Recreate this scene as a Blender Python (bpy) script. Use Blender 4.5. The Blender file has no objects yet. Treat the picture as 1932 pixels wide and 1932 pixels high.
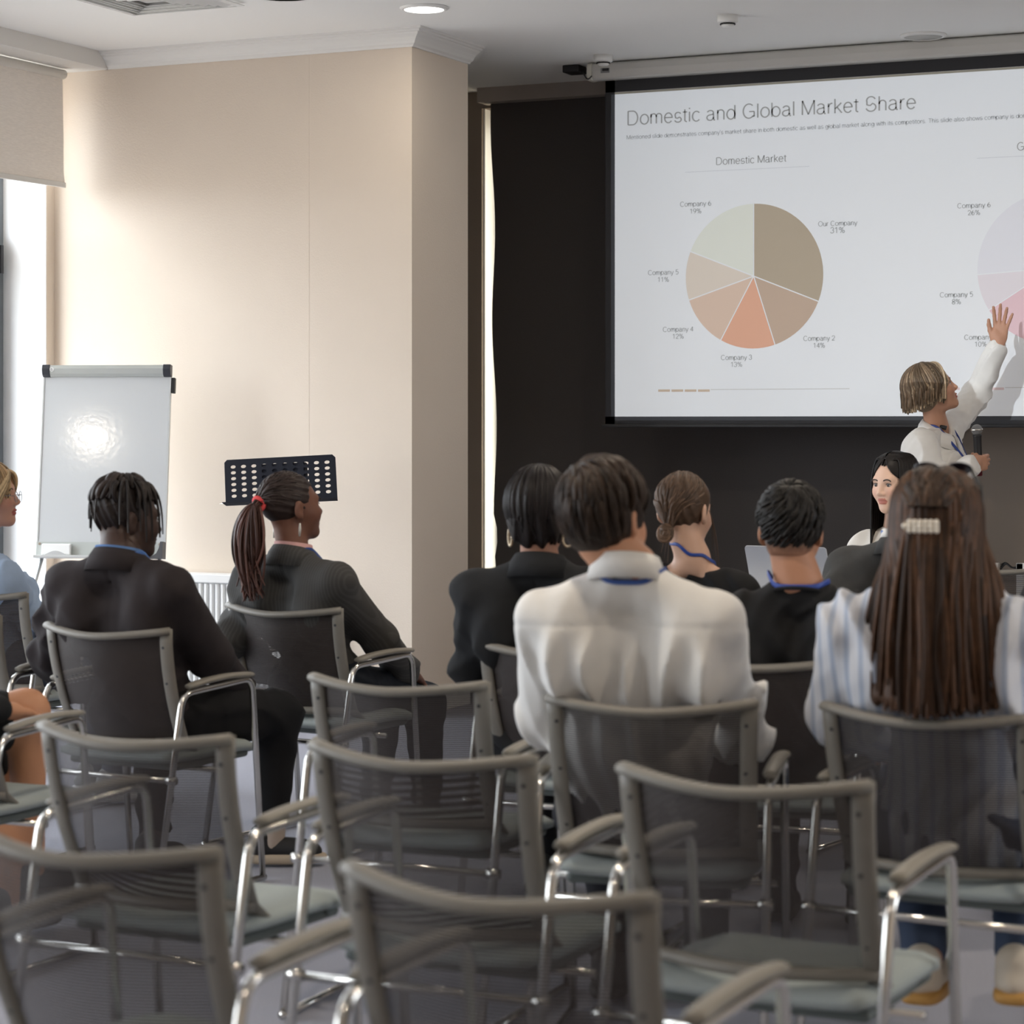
import bpy, bmesh, math, random
import numpy as np
from mathutils import Vector, Matrix
random.seed(7)
C = bpy.context.scene.collection
SC = bpy.context.scene
# ---------------------------------------------------------------- camera
F_PX = 4480.0; CX = 966.0; HY = 800.0; CAM_H = 1.45; YAW = math.radians(25)
sn, cs = math.sin(YAW), math.cos(YAW)
cam_d = bpy.data.cameras.new('camera'); cam = bpy.data.objects.new('camera', cam_d); C.objects.link(cam)
cam.location = (0, 0, CAM_H); cam.rotation_euler = (math.pi/2, 0, YAW)
cam_d.sensor_width = 36; cam_d.sensor_fit = 'HORIZONTAL'; cam_d.lens = 36*F_PX/1932
cam_d.shift_y = (HY-966)/1932.0
cam_d.clip_start = 0.05; cam_d.clip_end = 100
cam_d.dof.use_dof = True; cam_d.dof.focus_distance = 10.6; cam_d.dof.aperture_fstop = 4.6
SC.camera = cam
# ---------------------------------------------------------------- colour management
SC.view_settings.view_transform = 'Standard'; SC.view_settings.look = 'None'
SC.view_settings.gamma = 1.0; SC.view_settings.use_curve_mapping = False
SC.view_settings.exposure = 0.0
SC.cycles.max_bounces = 8; SC.cycles.diffuse_bounces = 5; SC.cycles.transparent_max_bounces = 24
SC.cycles.sample_clamp_indirect = 4.0
SC.cycles.use_denoising = True
# ---------------------------------------------------------------- pixel -> world measuring
def ray(px, py):
    u = (px-CX)/F_PX; v = (HY-py)/F_PX
    return Vector((-sn+u*cs, cs+u*sn, v))
O = Vector((0, 0, CAM_H))
def PT(px, py, t): return O + ray(px, py)*t
def PY(px, py, y): r = ray(px, py); return O + r*(y/r.y)
def PXp(px, py, x): r = ray(px, py); return O + r*(x/r.x)
def PZ(px, py, z): r = ray(px, py); return O + r*((z-CAM_H)/r.z)
# ---------------------------------------------------------------- world and daylight
CEIL = 3.40
wd = bpy.data.worlds.new('world'); SC.world = wd; wd.use_nodes = True
nt = wd.node_tree; nt.nodes.clear()
wo = nt.nodes.new('ShaderNodeOutputWorld'); bg = nt.nodes.new('ShaderNodeBackground')
tc = nt.nodes.new('ShaderNodeTexCoord'); sx = nt.nodes.new('ShaderNodeSeparateXYZ'); mr = nt.nodes.new('ShaderNodeMapRange')
cr = nt.nodes.new('ShaderNodeValToRGB')
nt.links.new(tc.outputs['Generated'], sx.inputs[0]); nt.links.new(sx.outputs['Z'], mr.inputs['Value'])
mr.inputs['From Min'].default_value = -0.25; mr.inputs['From Max'].default_value = 0.25
nt.links.new(mr.outputs[0], cr.inputs[0]); nt.links.new(cr.outputs[0], bg.inputs[0]); nt.links.new(bg.outputs[0], wo.inputs[0])
e = cr.color_ramp.elements
e[0].position = 0.40; e[0].color = (0.32, 0.31, 0.295, 1)
e[1].position = 0.56; e[1].color = (0.86, 0.93, 1.0, 1)
bg.inputs[1].default_value = 10.5
def portal(loc, sx_, sy_, rot):
    l = bpy.data.lights.new('window_daylight', 'AREA'); l.shape = 'RECTANGLE'; l.size = sx_; l.size_y = sy_
    l.cycles.is_portal = True
    o = bpy.data.objects.new('window_daylight', l); C.objects.link(o); o.location = loc; o.rotation_euler = rot
    return o
# windows of the left wall: (y0, y1, blind bottom z)
LW = -7.55; LWO = -7.85; RW = 3.2
WZ0, WZ1 = 0.12, 3.28
WIN = [(8.15, 10.36, 2.69), (5.0, 7.3, 2.69), (1.9, 4.2, 2.9), (-1.2, 1.1, 2.6)]
RWIN = [(5.9, 7.4)]
for y0, y1, b in WIN:
    portal((LWO-0.10, (y0+y1)/2, (WZ0+WZ1)/2), WZ1-WZ0, y1-y0, (0, -math.pi/2, 0))
for y0, y1 in RWIN:
    portal((RW+0.35, (y0+y1)/2, 1.6), 1.6, y1-y0, (0, math.pi/2, 0))
# projector light (long throw from the ceiling in the middle of the room)
SCR_Y = 11.85
PRJ = Vector((-3.353, 2.7, 3.18))
pl = bpy.data.lights.new('projector_light', 'SPOT'); pl.energy = 1300; pl.color = (0.86, 0.94, 1.0)
pl.shadow_soft_size = 0.0; pl.spot_size = math.radians(34); pl.spot_blend = 0.0
plo = bpy.data.objects.new('projector_light', pl); C.objects.link(plo); plo.location = PRJ
d = Vector((-3.353, SCR_Y, 2.37)) - PRJ
plo.rotation_euler = d.to_track_quat('-Z', 'Y').to_euler()
# ---------------------------------------------------------------- materials
MATS = {}
def mat(name, col, rough=0.6, metal=0.0, var=0.0, vscale=30, bump=0.0, bscale=80, spec=0.5, emit=None, estr=1.0, tint=False,
        stretch=None, sheen=0.0, hair=False, wrinkle=0.0, wscale=9.0):
    if name in MATS: return MATS[name]
    m = bpy.data.materials.new(name); m.use_nodes = True; n = m.node_tree; b = n.nodes['Principled BSDF']
    b.inputs['Base Color'].default_value = (*col, 1); b.inputs['Roughness'].default_value = rough
    b.inputs['Metallic'].default_value = metal; b.inputs['Specular IOR Level'].default_value = spec
    if sheen: b.inputs['Sheen Weight'].default_value = sheen; b.inputs['Sheen Roughness'].default_value = 0.6
    tcn = n.nodes.new('ShaderNodeTexCoord'); mp = n.nodes.new('ShaderNodeMapping')
    n.links.new(tcn.outputs['Object'], mp.inputs[0])
    if stretch: mp.inputs['Scale'].default_value = stretch
    src = None
    if tint:
        at = n.nodes.new('ShaderNodeAttribute'); at.attribute_name = 'tint'; src = at.outputs['Color']
    if var > 0:
        nz = n.nodes.new('ShaderNodeTexNoise'); nz.inputs['Scale'].default_value = vscale; nz.inputs['Detail'].default_value = 4
        n.links.new(mp.outputs[0], nz.inputs['Vector'])
        r = n.nodes.new('ShaderNodeMapRange'); r.inputs['To Min'].default_value = 1-var; r.inputs['To Max'].default_value = 1+var
        r.inputs['From Min'].default_value = 0.3; r.inputs['From Max'].default_value = 0.7
        n.links.new(nz.outputs['Fac'], r.inputs['Value'])
        mx = n.nodes.new('ShaderNodeVectorMath'); mx.operation = 'MULTIPLY'
        if src is not None: n.links.new(src, mx.inputs[0])
        else: mx.inputs[0].default_value = col
        n.links.new(r.outputs[0], mx.inputs[1]); src = mx.outputs[0]
    if src is not None: n.links.new(src, b.inputs['Base Color'])
    if bump > 0:
        nb = n.nodes.new('ShaderNodeTexNoise'); nb.inputs['Scale'].default_value = bscale; nb.inputs['Detail'].default_value = 3
        n.links.new(mp.outputs[0], nb.inputs['Vector'])
        bp = n.nodes.new('ShaderNodeBump'); bp.inputs['Strength'].default_value = bump; bp.inputs['Distance'].default_value = 0.01
        n.links.new(nb.outputs['Fac'], bp.inputs['Height']); n.links.new(bp.outputs[0], b.inputs['Normal'])
    if wrinkle > 0:
        wn = n.nodes.new('ShaderNodeTexNoise'); wn.noise_type = 'RIDGED_MULTIFRACTAL'; wn.inputs['Scale'].default_value = wscale; wn.inputs['Detail'].default_value = 2.5; wn.inputs['Distortion'].default_value = 0.8
        wm = n.nodes.new('ShaderNodeMapping'); wm.inputs['Scale'].default_value = (1, 1, 0.45); wm.inputs['Rotation'].default_value = (0.3, 0.5, 0)
        n.links.new(tcn.outputs['Object'], wm.inputs[0]); n.links.new(wm.outputs[0], wn.inputs['Vector'])
        wb = n.nodes.new('ShaderNodeBump'); wb.inputs['Strength'].default_value = wrinkle; wb.inputs['Distance'].default_value = 0.02
        n.links.new(wn.outputs['Fac'], wb.inputs['Height'])
        if bump > 0: n.links.new(bp.outputs[0], wb.inputs['Normal'])
        n.links.new(wb.outputs[0], b.inputs['Normal'])
    if emit:
        b.inputs['Emission Color'].default_value = (*emit, 1); b.inputs['Emission Strength'].default_value = estr
    MATS[name] = m; return m
def wave_mat(name, c1, c2, scale, axis='X', rough=0.8, sharp=0.5):
    m = mat(name, c1, rough); n = m.node_tree; b = n.nodes['Principled BSDF']
    tcn = n.nodes.new('ShaderNodeTexCoord'); w = n.nodes.new('ShaderNodeTexWave'); w.bands_direction = axis
    w.inputs['Scale'].default_value = scale; w.inputs['Distortion'].default_value = 0.4
    r = n.nodes.new('ShaderNodeValToRGB'); r.color_ramp.elements[0].position = sharp; r.color_ramp.elements[1].position = min(sharp+0.2, 1)
    r.color_ramp.elements[0].color = (*c1, 1); r.color_ramp.elements[1].color = (*c2, 1)
    n.links.new(tcn.outputs['Object'], w.inputs['Vector']); n.links.new(w.outputs['Fac'], r.inputs[0]); n.links.new(r.outputs[0], b.inputs['Base Color'])
    return m
M_ceil = mat('ceiling_paint', (0.88, 0.88, 0.86), 0.9, bump=0.05, bscale=60)
M_wall = mat('beige_paint', (0.72, 0.625, 0.525), 0.85, var=0.012, vscale=3, bump=0.12, bscale=120)
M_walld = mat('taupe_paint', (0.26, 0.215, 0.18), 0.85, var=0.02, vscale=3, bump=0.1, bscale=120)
M_white = mat('white_paint', (0.86, 0.86, 0.84), 0.5)
M_trim = mat('moulding_white', (0.78, 0.77, 0.74), 0.6)
M_reveal = mat('reveal_white', (0.86, 0.87, 0.87), 0.7)
M_carpet = mat('blue_grey_carpet', (0.46, 0.465, 0.535), 0.95, var=0.35, vscale=420, bump=0.9, bscale=420)
M_wframe = mat('grey_window_frame', (0.16, 0.175, 0.19), 0.5)
M_blind = mat('greige_blind_fabric', (0.84, 0.79, 0.73), 0.9, var=0.06, vscale=300, stretch=(1, 0.1, 1), bump=0.1, bscale=400)
M_blindbar = mat('blind_bar', (0.7, 0.69, 0.66), 0.5)
M_dark = mat('charcoal_blackout', (0.075, 0.068, 0.067), 0.85, var=0.1, vscale=200, bump=0.1, bscale=300)
M_black = mat('black_plastic', (0.012, 0.012, 0.014), 0.45)
M_scrblack = mat('screen_border_black', (0.022, 0.023, 0.028), 0.6)
M_chrome = mat('chrome', (0.72, 0.70, 0.66), 0.16, 1.0)
M_chair = mat('grey_plastic_frame', (0.20, 0.185, 0.16), 0.5, var=0.03, vscale=40)
M_arm = mat('taupe_arm_pad', (0.24, 0.22, 0.185), 0.45)
M_seat = mat('grey_green_upholstery', (0.33, 0.37, 0.365), 0.75, var=0.05, vscale=300, bump=0.15, bscale=500)
M_seatb = mat('seat_shell_dark', (0.12, 0.14, 0.135), 0.6)
M_metal = mat('brushed_aluminium', (0.62, 0.64, 0.64), 0.35, 0.6)
M_board = mat('whiteboard_enamel', (0.62, 0.64, 0.65), 0.10, bump=0.022, bscale=40, spec=0.9)
M_navy = mat('navy_black_steel', (0.008, 0.009, 0.016), 0.7, spec=0.2)
M_screen = mat('matte_screen_white', (0.80, 0.81, 0.83), 0.9)
# mesh fabric, thin threads with see-through gaps
def net_material():
    m = bpy.data.materials.new('black_net_fabric'); m.use_nodes = True; n = m.node_tree; b = n.nodes['Principled BSDF']
    b.inputs['Base Color'].default_value = (0.040, 0.031, 0.028, 1); b.inputs['Roughness'].default_value = 0.55
    out = n.nodes['Material Output']
    uv = n.nodes.new('ShaderNodeTexCoord'); s = n.nodes.new('ShaderNodeSeparateXYZ'); n.links.new(uv.outputs['UV'], s.inputs[0])
    def wave(sock, f):
        a = n.nodes.new('ShaderNodeMath'); a.operation = 'MULTIPLY'; n.links.new(sock, a.inputs[0]); a.inputs[1].default_value = f
        c = n.nodes.new('ShaderNodeMath'); c.operation = 'SINE'; n.links.new(a.outputs[0], c.inputs[0])
        return c.outputs[0]
    wy = wave(s.outputs['Y'], 2*math.pi*66); wx = wave(s.outputs['X'], 2*math.pi*150)
    r1 = n.nodes.new('ShaderNodeMapRange'); r1.inputs['From Min'].default_value = -0.2; r1.inputs['From Max'].default_value = 0.5
    r1.inputs['To Min'].default_value = 0.0; r1.inputs['To Max'].default_value = 0.58; n.links.new(wy, r1.inputs['Value'])
    r2 = n.nodes.new('ShaderNodeMapRange'); r2.inputs['From Min'].default_value = -0.9; r2.inputs['From Max'].default_value = -0.4
    r2.inputs['To Min'].default_value = 0.3; r2.inputs['To Max'].default_value = 1.0; n.links.new(wx, r2.inputs['Value'])
    mu = n.nodes.new('ShaderNodeMath'); mu.operation = 'MULTIPLY'; n.links.new(r1.outputs[0], mu.inputs[0]); n.links.new(r2.outputs[0], mu.inputs[1])
    tr = n.nodes.new('ShaderNodeBsdfTransparent'); mx = n.nodes.new('ShaderNodeMixShader')
    n.links.new(mu.outputs[0], mx.inputs[0]); n.links.new(b.outputs[0], mx.inputs[1]); n.links.new(tr.outputs[0], mx.inputs[2])
    n.links.new(mx.outputs[0], out.inputs[0]); return m
M_net = net_material()
# ---------------------------------------------------------------- object helpers
def link(o, parent=None):
    C.objects.link(o)
    if parent is not None: o.parent = parent
    return o
def tag(o, label=None, cat=None, group=None, kind=None):
    if label: o['label'] = label
    if cat: o['category'] = cat
    if group: o['group'] = group
    if kind: o['kind'] = kind
    return o
def thing(name, label, cat, loc=(0, 0, 0), rz=0.0, group=None):
    o = bpy.data.objects.new(name, None); o.empty_display_size = 0.1; C.objects.link(o)
    o.location = loc; o.rotation_euler = (0, 0, rz); tag(o, label, cat, group); return o
class G:                                             # geometry collector: vertices, faces, optional tint colours
    def __init__(s): s.V = []; s.Fc = []; s.T = []; s.n = 0
    def add(s, V, Fa, tint=None):
        V = np.asarray(V, dtype=np.float64).reshape(-1, 3)
        s.V.append(V); 
        for f in Fa: s.Fc.append(tuple(int(i)+s.n for i in f))
        if tint is None: tint = (1, 1, 1)
        t = np.asarray(tint, dtype=np.float32)
        if t.ndim == 1: t = np.tile(t, (len(V), 1))
        s.T.append(t); s.n += len(V); return s
    def mesh(s, name, m, parent=None, smooth=True, tint=False, bevel=0.0, label=None):
        V = np.concatenate(s.V) if s.V else np.zeros((0, 3))
        me = bpy.data.meshes.new(name); me.from_pydata(V.tolist(), [], s.Fc); me.validate(verbose=False)
        if smooth: me.polygons.foreach_set('use_smooth', [True]*len(me.polygons))
        if tint:
            T = np.concatenate(s.T); T4 = np.ones((len(T), 4), dtype=np.float32); T4[:, :3] = T
            a = me.color_attributes.new('tint', 'FLOAT_COLOR', 'POINT'); a.data.foreach_set('color', T4.ravel())
        me.materials.append(m); o = bpy.data.objects.new(name, me); link(o, parent)
        if bevel:
            b = o.modifiers.new('bevel', 'BEVEL'); b.width = bevel; b.segments = 2; b.limit_method = 'ANGLE'
        if label: o['label'] = label
        return o
    def box(s, a, b, tint=None):
        x0, y0, z0 = a; x1, y1, z1 = b
        V = [(x0,y0,z0),(x1,y0,z0),(x1,y1,z0),(x0,y1,z0),(x0,y0,z1),(x1,y0,z1),(x1,y1,z1),(x0,y1,z1)]
        return s.add(V, [(0,3,2,1),(4,5,6,7),(0,1,5,4),(1,2,6,5),(2,3,7,6),(3,0,4,7)], tint)
    def obox(s, c, ax, ay, az, tint=None):           # oriented box from centre and half vectors
        c, ax, ay, az = (np.array(v, dtype=float) for v in (c, ax, ay, az))
        V = [c+i*ax+j*ay+k*az for k in (-1, 1) for (i, j) in ((-1,-1),(1,-1),(1,1),(-1,1))]
        return s.add(V, [(0,3,2,1),(4,5,6,7),(0,1,5,4),(1,2,6,5),(2,3,7,6),(3,0,4,7)], tint)
    def tube(s, P, r, n=10, flat=None, up=None, tint=None, cap=True, closed=False):
        P = np.asarray(P, dtype=float); m = len(P); r = np.broadcast_to(np.asarray(r, dtype=float), (m,))
        if closed: T = np.roll(P, -1, 0)-np.roll(P, 1, 0)
        else: T = np.gradient(P, axis=0)
        T /= np.maximum(np.linalg.norm(T, axis=1, keepdims=True), 1e-9)
        a = np.array((up if np.ndim(up) == 1 else up[0]) if up is not None else ((0, 0, 1) if abs(T[0][2]) < 0.9 else (0, 1, 0)), dtype=float)
        rings = []
        for i in range(m):
            if up is not None: a = np.array(up if np.ndim(up) == 1 else up[i], dtype=float)
            a = a - T[i]*a.dot(T[i]); a /= max(np.linalg.norm(a), 1e-9); b = np.cross(T[i], a)
            ang = np.linspace(0, 2*np.pi, n, endpoint=False)
            fa, fb = (1, 1) if flat is None else flat
            rings.append(P[i]+r[i]*(np.cos(ang)[:, None]*a*fa+np.sin(ang)[:, None]*b*fb))
        V = np.concatenate(rings); Fa = []
        for i in range(m if closed else m-1):
            j0, j1 = i*n, ((i+1) % m)*n
            for k in range(n): Fa.append((j0+k, j0+(k+1) % n, j1+(k+1) % n, j1+k))
        if cap and not closed: Fa.append(tuple(range(n-1, -1, -1))); Fa.append(tuple((m-1)*n+k for k in range(n)))
        return s.add(V, Fa, tint)
    def lathe(s, prof, n=32, c=(0, 0, 0), axis='Z', tint=None):
        V = []; Fa = []
        for r, z in prof:
            for k in range(n):
                a = 2*math.pi*k/n
                p = (r*math.cos(a), r*math.sin(a), z)
                if axis == 'Y': p = (p[0], p[2], p[1])
                if axis == 'X': p = (p[2], p[0], p[1])
                V.append((p[0]+c[0], p[1]+c[1], p[2]+c[2]))
        for i in range(len(prof)-1):
            for k in range(n): Fa.append((i*n+k, i*n+(k+1) % n, (i+1)*n+(k+1) % n, (i+1)*n+k))
        Fa.append(tuple(range(n-1, -1, -1))); Fa.append(tuple((len(prof)-1)*n+k for k in range(n)))
        return s.add(V, Fa, tint)
    def prism(s, poly, d0, d1, mapf):                # polygon (a,b) extruded d0..d1, mapf(a,b,d)->xyz
        n = len(poly); V = [mapf(a, b, d0) for a, b in poly]+[mapf(a, b, d1) for a, b in poly]
        Fa = [tuple(range(n-1, -1, -1)), tuple(range(n, 2*n))]+[(i, (i+1) % n, n+(i+1) % n, n+i) for i in range(n)]
        return s.add(V, Fa)
    def sphere(s, c, r, n=16, m=10, tint=None):
        r = np.broadcast_to(np.asarray(r, float), (3,)); V = []; Fa = []
        for i in range(1, m):
            th = math.pi*i/m
            for k in range(n):
                a = 2*math.pi*k/n; V.append((c[0]+r[0]*math.sin(th)*math.cos(a), c[1]+r[1]*math.sin(th)*math.sin(a), c[2]+r[2]*math.cos(th)))
        V += [(c[0], c[1], c[2]+r[2]), (c[0], c[1], c[2]-r[2])]
        for i in range(m-2):
            for k in range(n): Fa.append((i*n+k, (i+1)*n+k, (i+1)*n+(k+1) % n, i*n+(k+1) % n))
        t = len(V)-2
        for k in range(n): Fa.append((t, k, (k+1) % n)); Fa.append((t+1, (m-2)*n+(k+1) % n, (m-2)*n+k))
        return s.add(V, Fa, tint)
def struct(o): o['kind'] = 'structure'; return o
def smooth_path(pts, n=6):                           # Catmull-Rom
    P = [np.array(p, float) for p in pts]; P = [2*P[0]-P[1]]+P+[2*P[-1]-P[-2]]; out = []
    for i in range(1, len(P)-2):
        for k in range(n):
            t = k/n; a, b, c, d_ = P[i-1], P[i], P[i+1], P[i+2]
            out.append(0.5*((2*b)+(-a+c)*t+(2*a-5*b+4*c-d_)*t*t+(-a+3*b-3*c+d_)*t**3))
    out.append(P[-2]); return np.array(out)
def round_path(pts, r=0.05, n=5):                    # polyline with filleted corners
    P = [np.array(p, float) for p in pts]; out = [P[0]]
    for i in range(1, len(P)-1):
        a = P[i-1]-P[i]; b = P[i+1]-P[i]; la, lb = np.linalg.norm(a), np.linalg.norm(b); q = min(r, la*0.45, lb*0.45)
        s_, e_ = P[i]+a/la*q, P[i]+b/lb*q
        for k in range(n+1):
            t = k/n; out.append((1-t)**2*s_+2*t*(1-t)*P[i]+t*t*e_)
    out.append(P[-1]); return np.array(out)
# ================================================================ the setting
FW = 10.43; COL_X = -5.41; COL_Y = 11.06; RY = 12.55
FWD_R = 0.0
g = G().box((-8.2, -3.2, -0.1), (3.6, 13.2, 0)); struct(g.mesh('floor', M_carpet, smooth=False))
g = G().box((-8.2, -3.2, CEIL), (3.6, 13.2, CEIL+0.1)); struct(g.mesh('ceiling', M_ceil, smooth=False))
g = G().box((-8.2, FW, 0), (COL_X, COL_Y, CEIL)); struct(g.mesh('wall_front', M_wall, smooth=False))
# recess walls
JX = PY(909, 600, RY).x                              # left jamb of the front window
g = G().box((COL_X-1.6, COL_Y, 0), (COL_X-1.5, 13.2, CEIL)); struct(g.mesh('wall_recess', M_walld, smooth=False))
g = G().box((COL_X-1.5, RY, 0), (JX, RY+0.25, CEIL)).box((-3.50, RY, 0), (3.2, RY+0.25, CEIL)).box((JX, RY, 3.30), (-3.50, RY+0.25, CEIL))
struct(g.mesh('wall_back', M_walld, smooth=False))
g = G().box((JX+0.001, RY+0.02, 0.0), (JX+0.012, RY+0.25, 3.3)); struct(g.mesh('trim_5', M_reveal, smooth=False))
g = G().box((RW, -3.2, 0), (RW+0.3, RWIN[0][0], CEIL)).box((RW, RWIN[0][1], 0), (RW+0.3, 13.2, CEIL))
for y0, y1 in RWIN: g.box((RW, y0, 0), (RW+0.3, y1, 0.8)).box((RW, y0, 2.4), (RW+0.3, y1, CEIL))
struct(g.mesh('wall_right', M_wall, smooth=False))
g = G().box((-8.2, -3.3, 0), (3.6, -3.0, CEIL)); struct(g.mesh('wall_rear', M_wall, smooth=False))
# left wall with openings
g = G(); ys = -3.2
for y0, y1, b in sorted(WIN):
    g.box((LWO, ys, 0), (LW, y0, CEIL)); ys = y1
    g.box((LWO, y0, 0), (LW, y1, WZ0)); g.box((LWO, y0, WZ1), (LW, y1, CEIL))
g.box((LWO, ys, 0), (LW, FW, CEIL))
struct(g.mesh('wall_left', M_wall, smooth=False))
g = G()
for y0, y1, b in WIN: g.box((LWO-0.02, y1-0.004, WZ0), (LW-0.004, y1+0.004, WZ1))
struct(g.mesh('trim_6', M_reveal, smooth=False))
for i, (y0, y1, b) in enumerate(WIN):
    w = bpy.data.objects.new('window_%d' % (i+1), None); C.objects.link(w); w.location = (LWO, (y0+y1)/2, 0); w['kind'] = 'structure'
    h = (y1-y0)/2
    fr = G().box((-0.06, -h, WZ0), (0.02, -h+0.07, WZ1)).box((-0.06, h-0.07, WZ0), (0.02, h, WZ1)).box((-0.06, -h, WZ0), (0.02, h, WZ0+0.07)).box((-0.06, -h, WZ1-0.07), (0.02, h, WZ1)).box((-0.06, -0.04, WZ0), (0.02, 0.04, WZ1))
    fr.mesh('window_frame', M_wframe, w, smooth=False)
    for sgn in (-1, 1):
        a, bb = (-h+0.07, -0.04) if sgn < 0 else (0.04, h-0.07)
        sa = G().box((-0.045, a, 0.2), (0.045, a+0.07, 2.45)).box((-0.045, bb-0.07, 0.2), (0.045, bb, 2.45)).box((-0.045, a, 0.2), (0.045, bb, 0.27)).box((-0.045, a, 2.38), (0.045, bb, 2.45))
        so = sa.mesh('window_sash', M_wframe, w, smooth=False)
        hg = G().box((0.045, bb-0.012 if sgn > 0 else a, 2.25), (0.065, bb+0.01 if sgn > 0 else a+0.02, 2.40)); hg.mesh('hinge', M_black, so, smooth=False)
# crown moulding: profile (out, down)
prof = [(0, 0.085), (0.012, 0.085), (0.016, 0.078), (0.03, 0.07), (0.036, 0.058), (0.05, 0.042), (0.066, 0.03), (0.07, 0.022), (0.082, 0.02), (0.086, 0.012), (0.098, 0.01), (0.1, 0.0), (0, 0.0)]
V = []; n = len(prof)
xs0 = -7.22
for o_, d_ in prof: V.append((xs0, FW-o_, CEIL-d_))
for o_, d_ in prof: V.append((COL_X+o_, FW-o_, CEIL-d_))
for o_, d_ in prof: V.append((COL_X+o_, COL_Y, CEIL-d_))
Fa = [(k*n+i, k*n+(i+1) % n, (k+1)*n+(i+1) % n, (k+1)*n+i) for k in (0, 1) for i in range(n)]+[tuple(range(n)), tuple(reversed(range(2*n, 3*n)))]
g = G().add(V, Fa); struct(g.mesh('trim_1', M_trim, smooth=False))
g = G().box((LW, -3.0, CEIL-0.085), (-7.20, FW, CEIL)); struct(g.mesh('trim_2', M_trim, smooth=False))
hb = PY(1000, 187, RY-0.15).z
g = G().box((PY(900, 180, RY-0.15).x, RY-0.15, hb), (-1.0, RY, CEIL)); struct(g.mesh('trim_3', mat('header_paint', (0.36, 0.32, 0.29), 0.8), smooth=False))
g = G().box((-7.5, FW-0.015, 0), (COL_X+0.015, FW, 0.08)).box((COL_X, FW-0.015, 0), (COL_X+0.015, COL_Y, 0.08)); struct(g.mesh('baseboard_front', M_trim, smooth=False, bevel=0.003))
w = bpy.data.objects.new('window_7', None); C.objects.link(w); w['kind'] = 'structure'
G().box((JX+0.012, RY+0.19, 0), (-3.50, RY+0.24, 0.08)).box((JX+0.012, RY+0.19, 3.22), (-3.50, RY+0.24, 3.30)).box((JX+0.012, RY+0.19, 0), (JX+0.08, RY+0.24, 3.3)).mesh('window_frame', M_wframe, w, smooth=False)
mg = bpy.data.materials.new('daylight_dimming_glass'); mg.use_nodes = True; mgn = mg.node_tree; trn = mgn.nodes.new('ShaderNodeBsdfTransparent'); trn.inputs[0].default_value = (0.85, 0.80, 0.70, 1)
mgn.links.new(trn.outputs[0], mgn.nodes['Material Output'].inputs[0])  # pane tint is added to dim the daylight falling on the jamb
G().box((JX+0.012, RY+0.21, 0.08), (-3.50, RY+0.218, 3.22)).mesh('pane', mg, w, smooth=False)
struct(G().box((PY(583, 500, FW).x-0.0012, FW-0.0007, 0.08), (PY(583, 500, FW).x+0.0012, FW, CEIL-0.085)).mesh('trim_7', M_wall, smooth=False))
# dark blackout blind across the front window, with a slightly wavy free edge
bx = PY(932, 600, RY-0.06).x; BR = PY(1765, 900, RY-0.06).x; g = G(); nz_ = 40; rows = []
for i in range(nz_+1):
    z = 0.02+(hb-0.02)*i/nz_; w = 0.012*math.sin(i*0.45)+0.03*(1-i/nz_)+ (0.02 if i in (9, 10) else 0)
    rows.append((bx+w-0.012, z))
V = [];  Fa = []
for x, z in rows: V += [(x, RY-0.06, z), (BR, RY-0.06, z), (x, RY-0.055, z), (BR, RY-0.055, z)]
for i in range(nz_):
    a = 4*i; Fa += [(a, a+1, a+5, a+4), (a+2, a+6, a+7, a+3), (a, a+4, a+6, a+2)]
g.add(V, Fa)
o = thing('blackout_blind', 'charcoal blackout blind covering the front window behind the projection screen', 'blind', ((bx+BR)/2, RY-0.06, 0)); o2 = g.mesh('blind_fabric', M_dark, o, smooth=False)
o2.location = (-(bx+BR)/2, -(RY-0.06), 0)
G().box((bx+0.02-o.location.x, -0.008, 0.005), (BR-o.location.x, 0.018, 0.03)).mesh('bottom_bar', M_black, o, smooth=False)
# greige roller blinds on the left windows
for i, (y0, y1, b) in enumerate(WIN):
    lab = ['greige roller blind half lowered over the window beside the flip chart', 'roller blind over the second window from the front wall', 'roller blind over the third window from the front wall', 'roller blind over the rearmost window'][i]
    yc = (y0+y1)/2; r = thing('roller_blind', lab, 'blind', (-7.40, yc, b), 0)
    h = (y1-y0)/2+ (0.0 if i else -0.06); ht = CEIL-0.085-b-0.001
    V = []; Fa = []; m_ = 10
    for k in range(m_+1):
        yy = h - (0.004+0.012*abs(k/m_-0.4))*(1 if k else 0)
        z = 0.02+(ht-0.03)*k/m_
        for x in (-0.0015, 0.0015): V += [(x, -h, z), (x, yy+0.01*(1-k/m_)**3, z)]
    for k in range(m_):
        a = 4*k; Fa += [(a, a+4, a+5, a+1), (a+2, a+3, a+7, a+6), (a+1, a+5, a+7, a+3), (a, a+2, a+6, a+4)]
    G().add(V, Fa).mesh('blind_fabric', M_blind, r, smooth=False)
    G().box((-0.006, -h, 0), (0.008, h+0.012, 0.028)).mesh('bottom_bar', M_blindbar, r, smooth=False, bevel=0.003)
    G().tube([(0.0, -h, ht-0.03), (0.0, h, ht-0.03)], 0.025, 14).mesh('roller_tube', M_blindbar, r)
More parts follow.
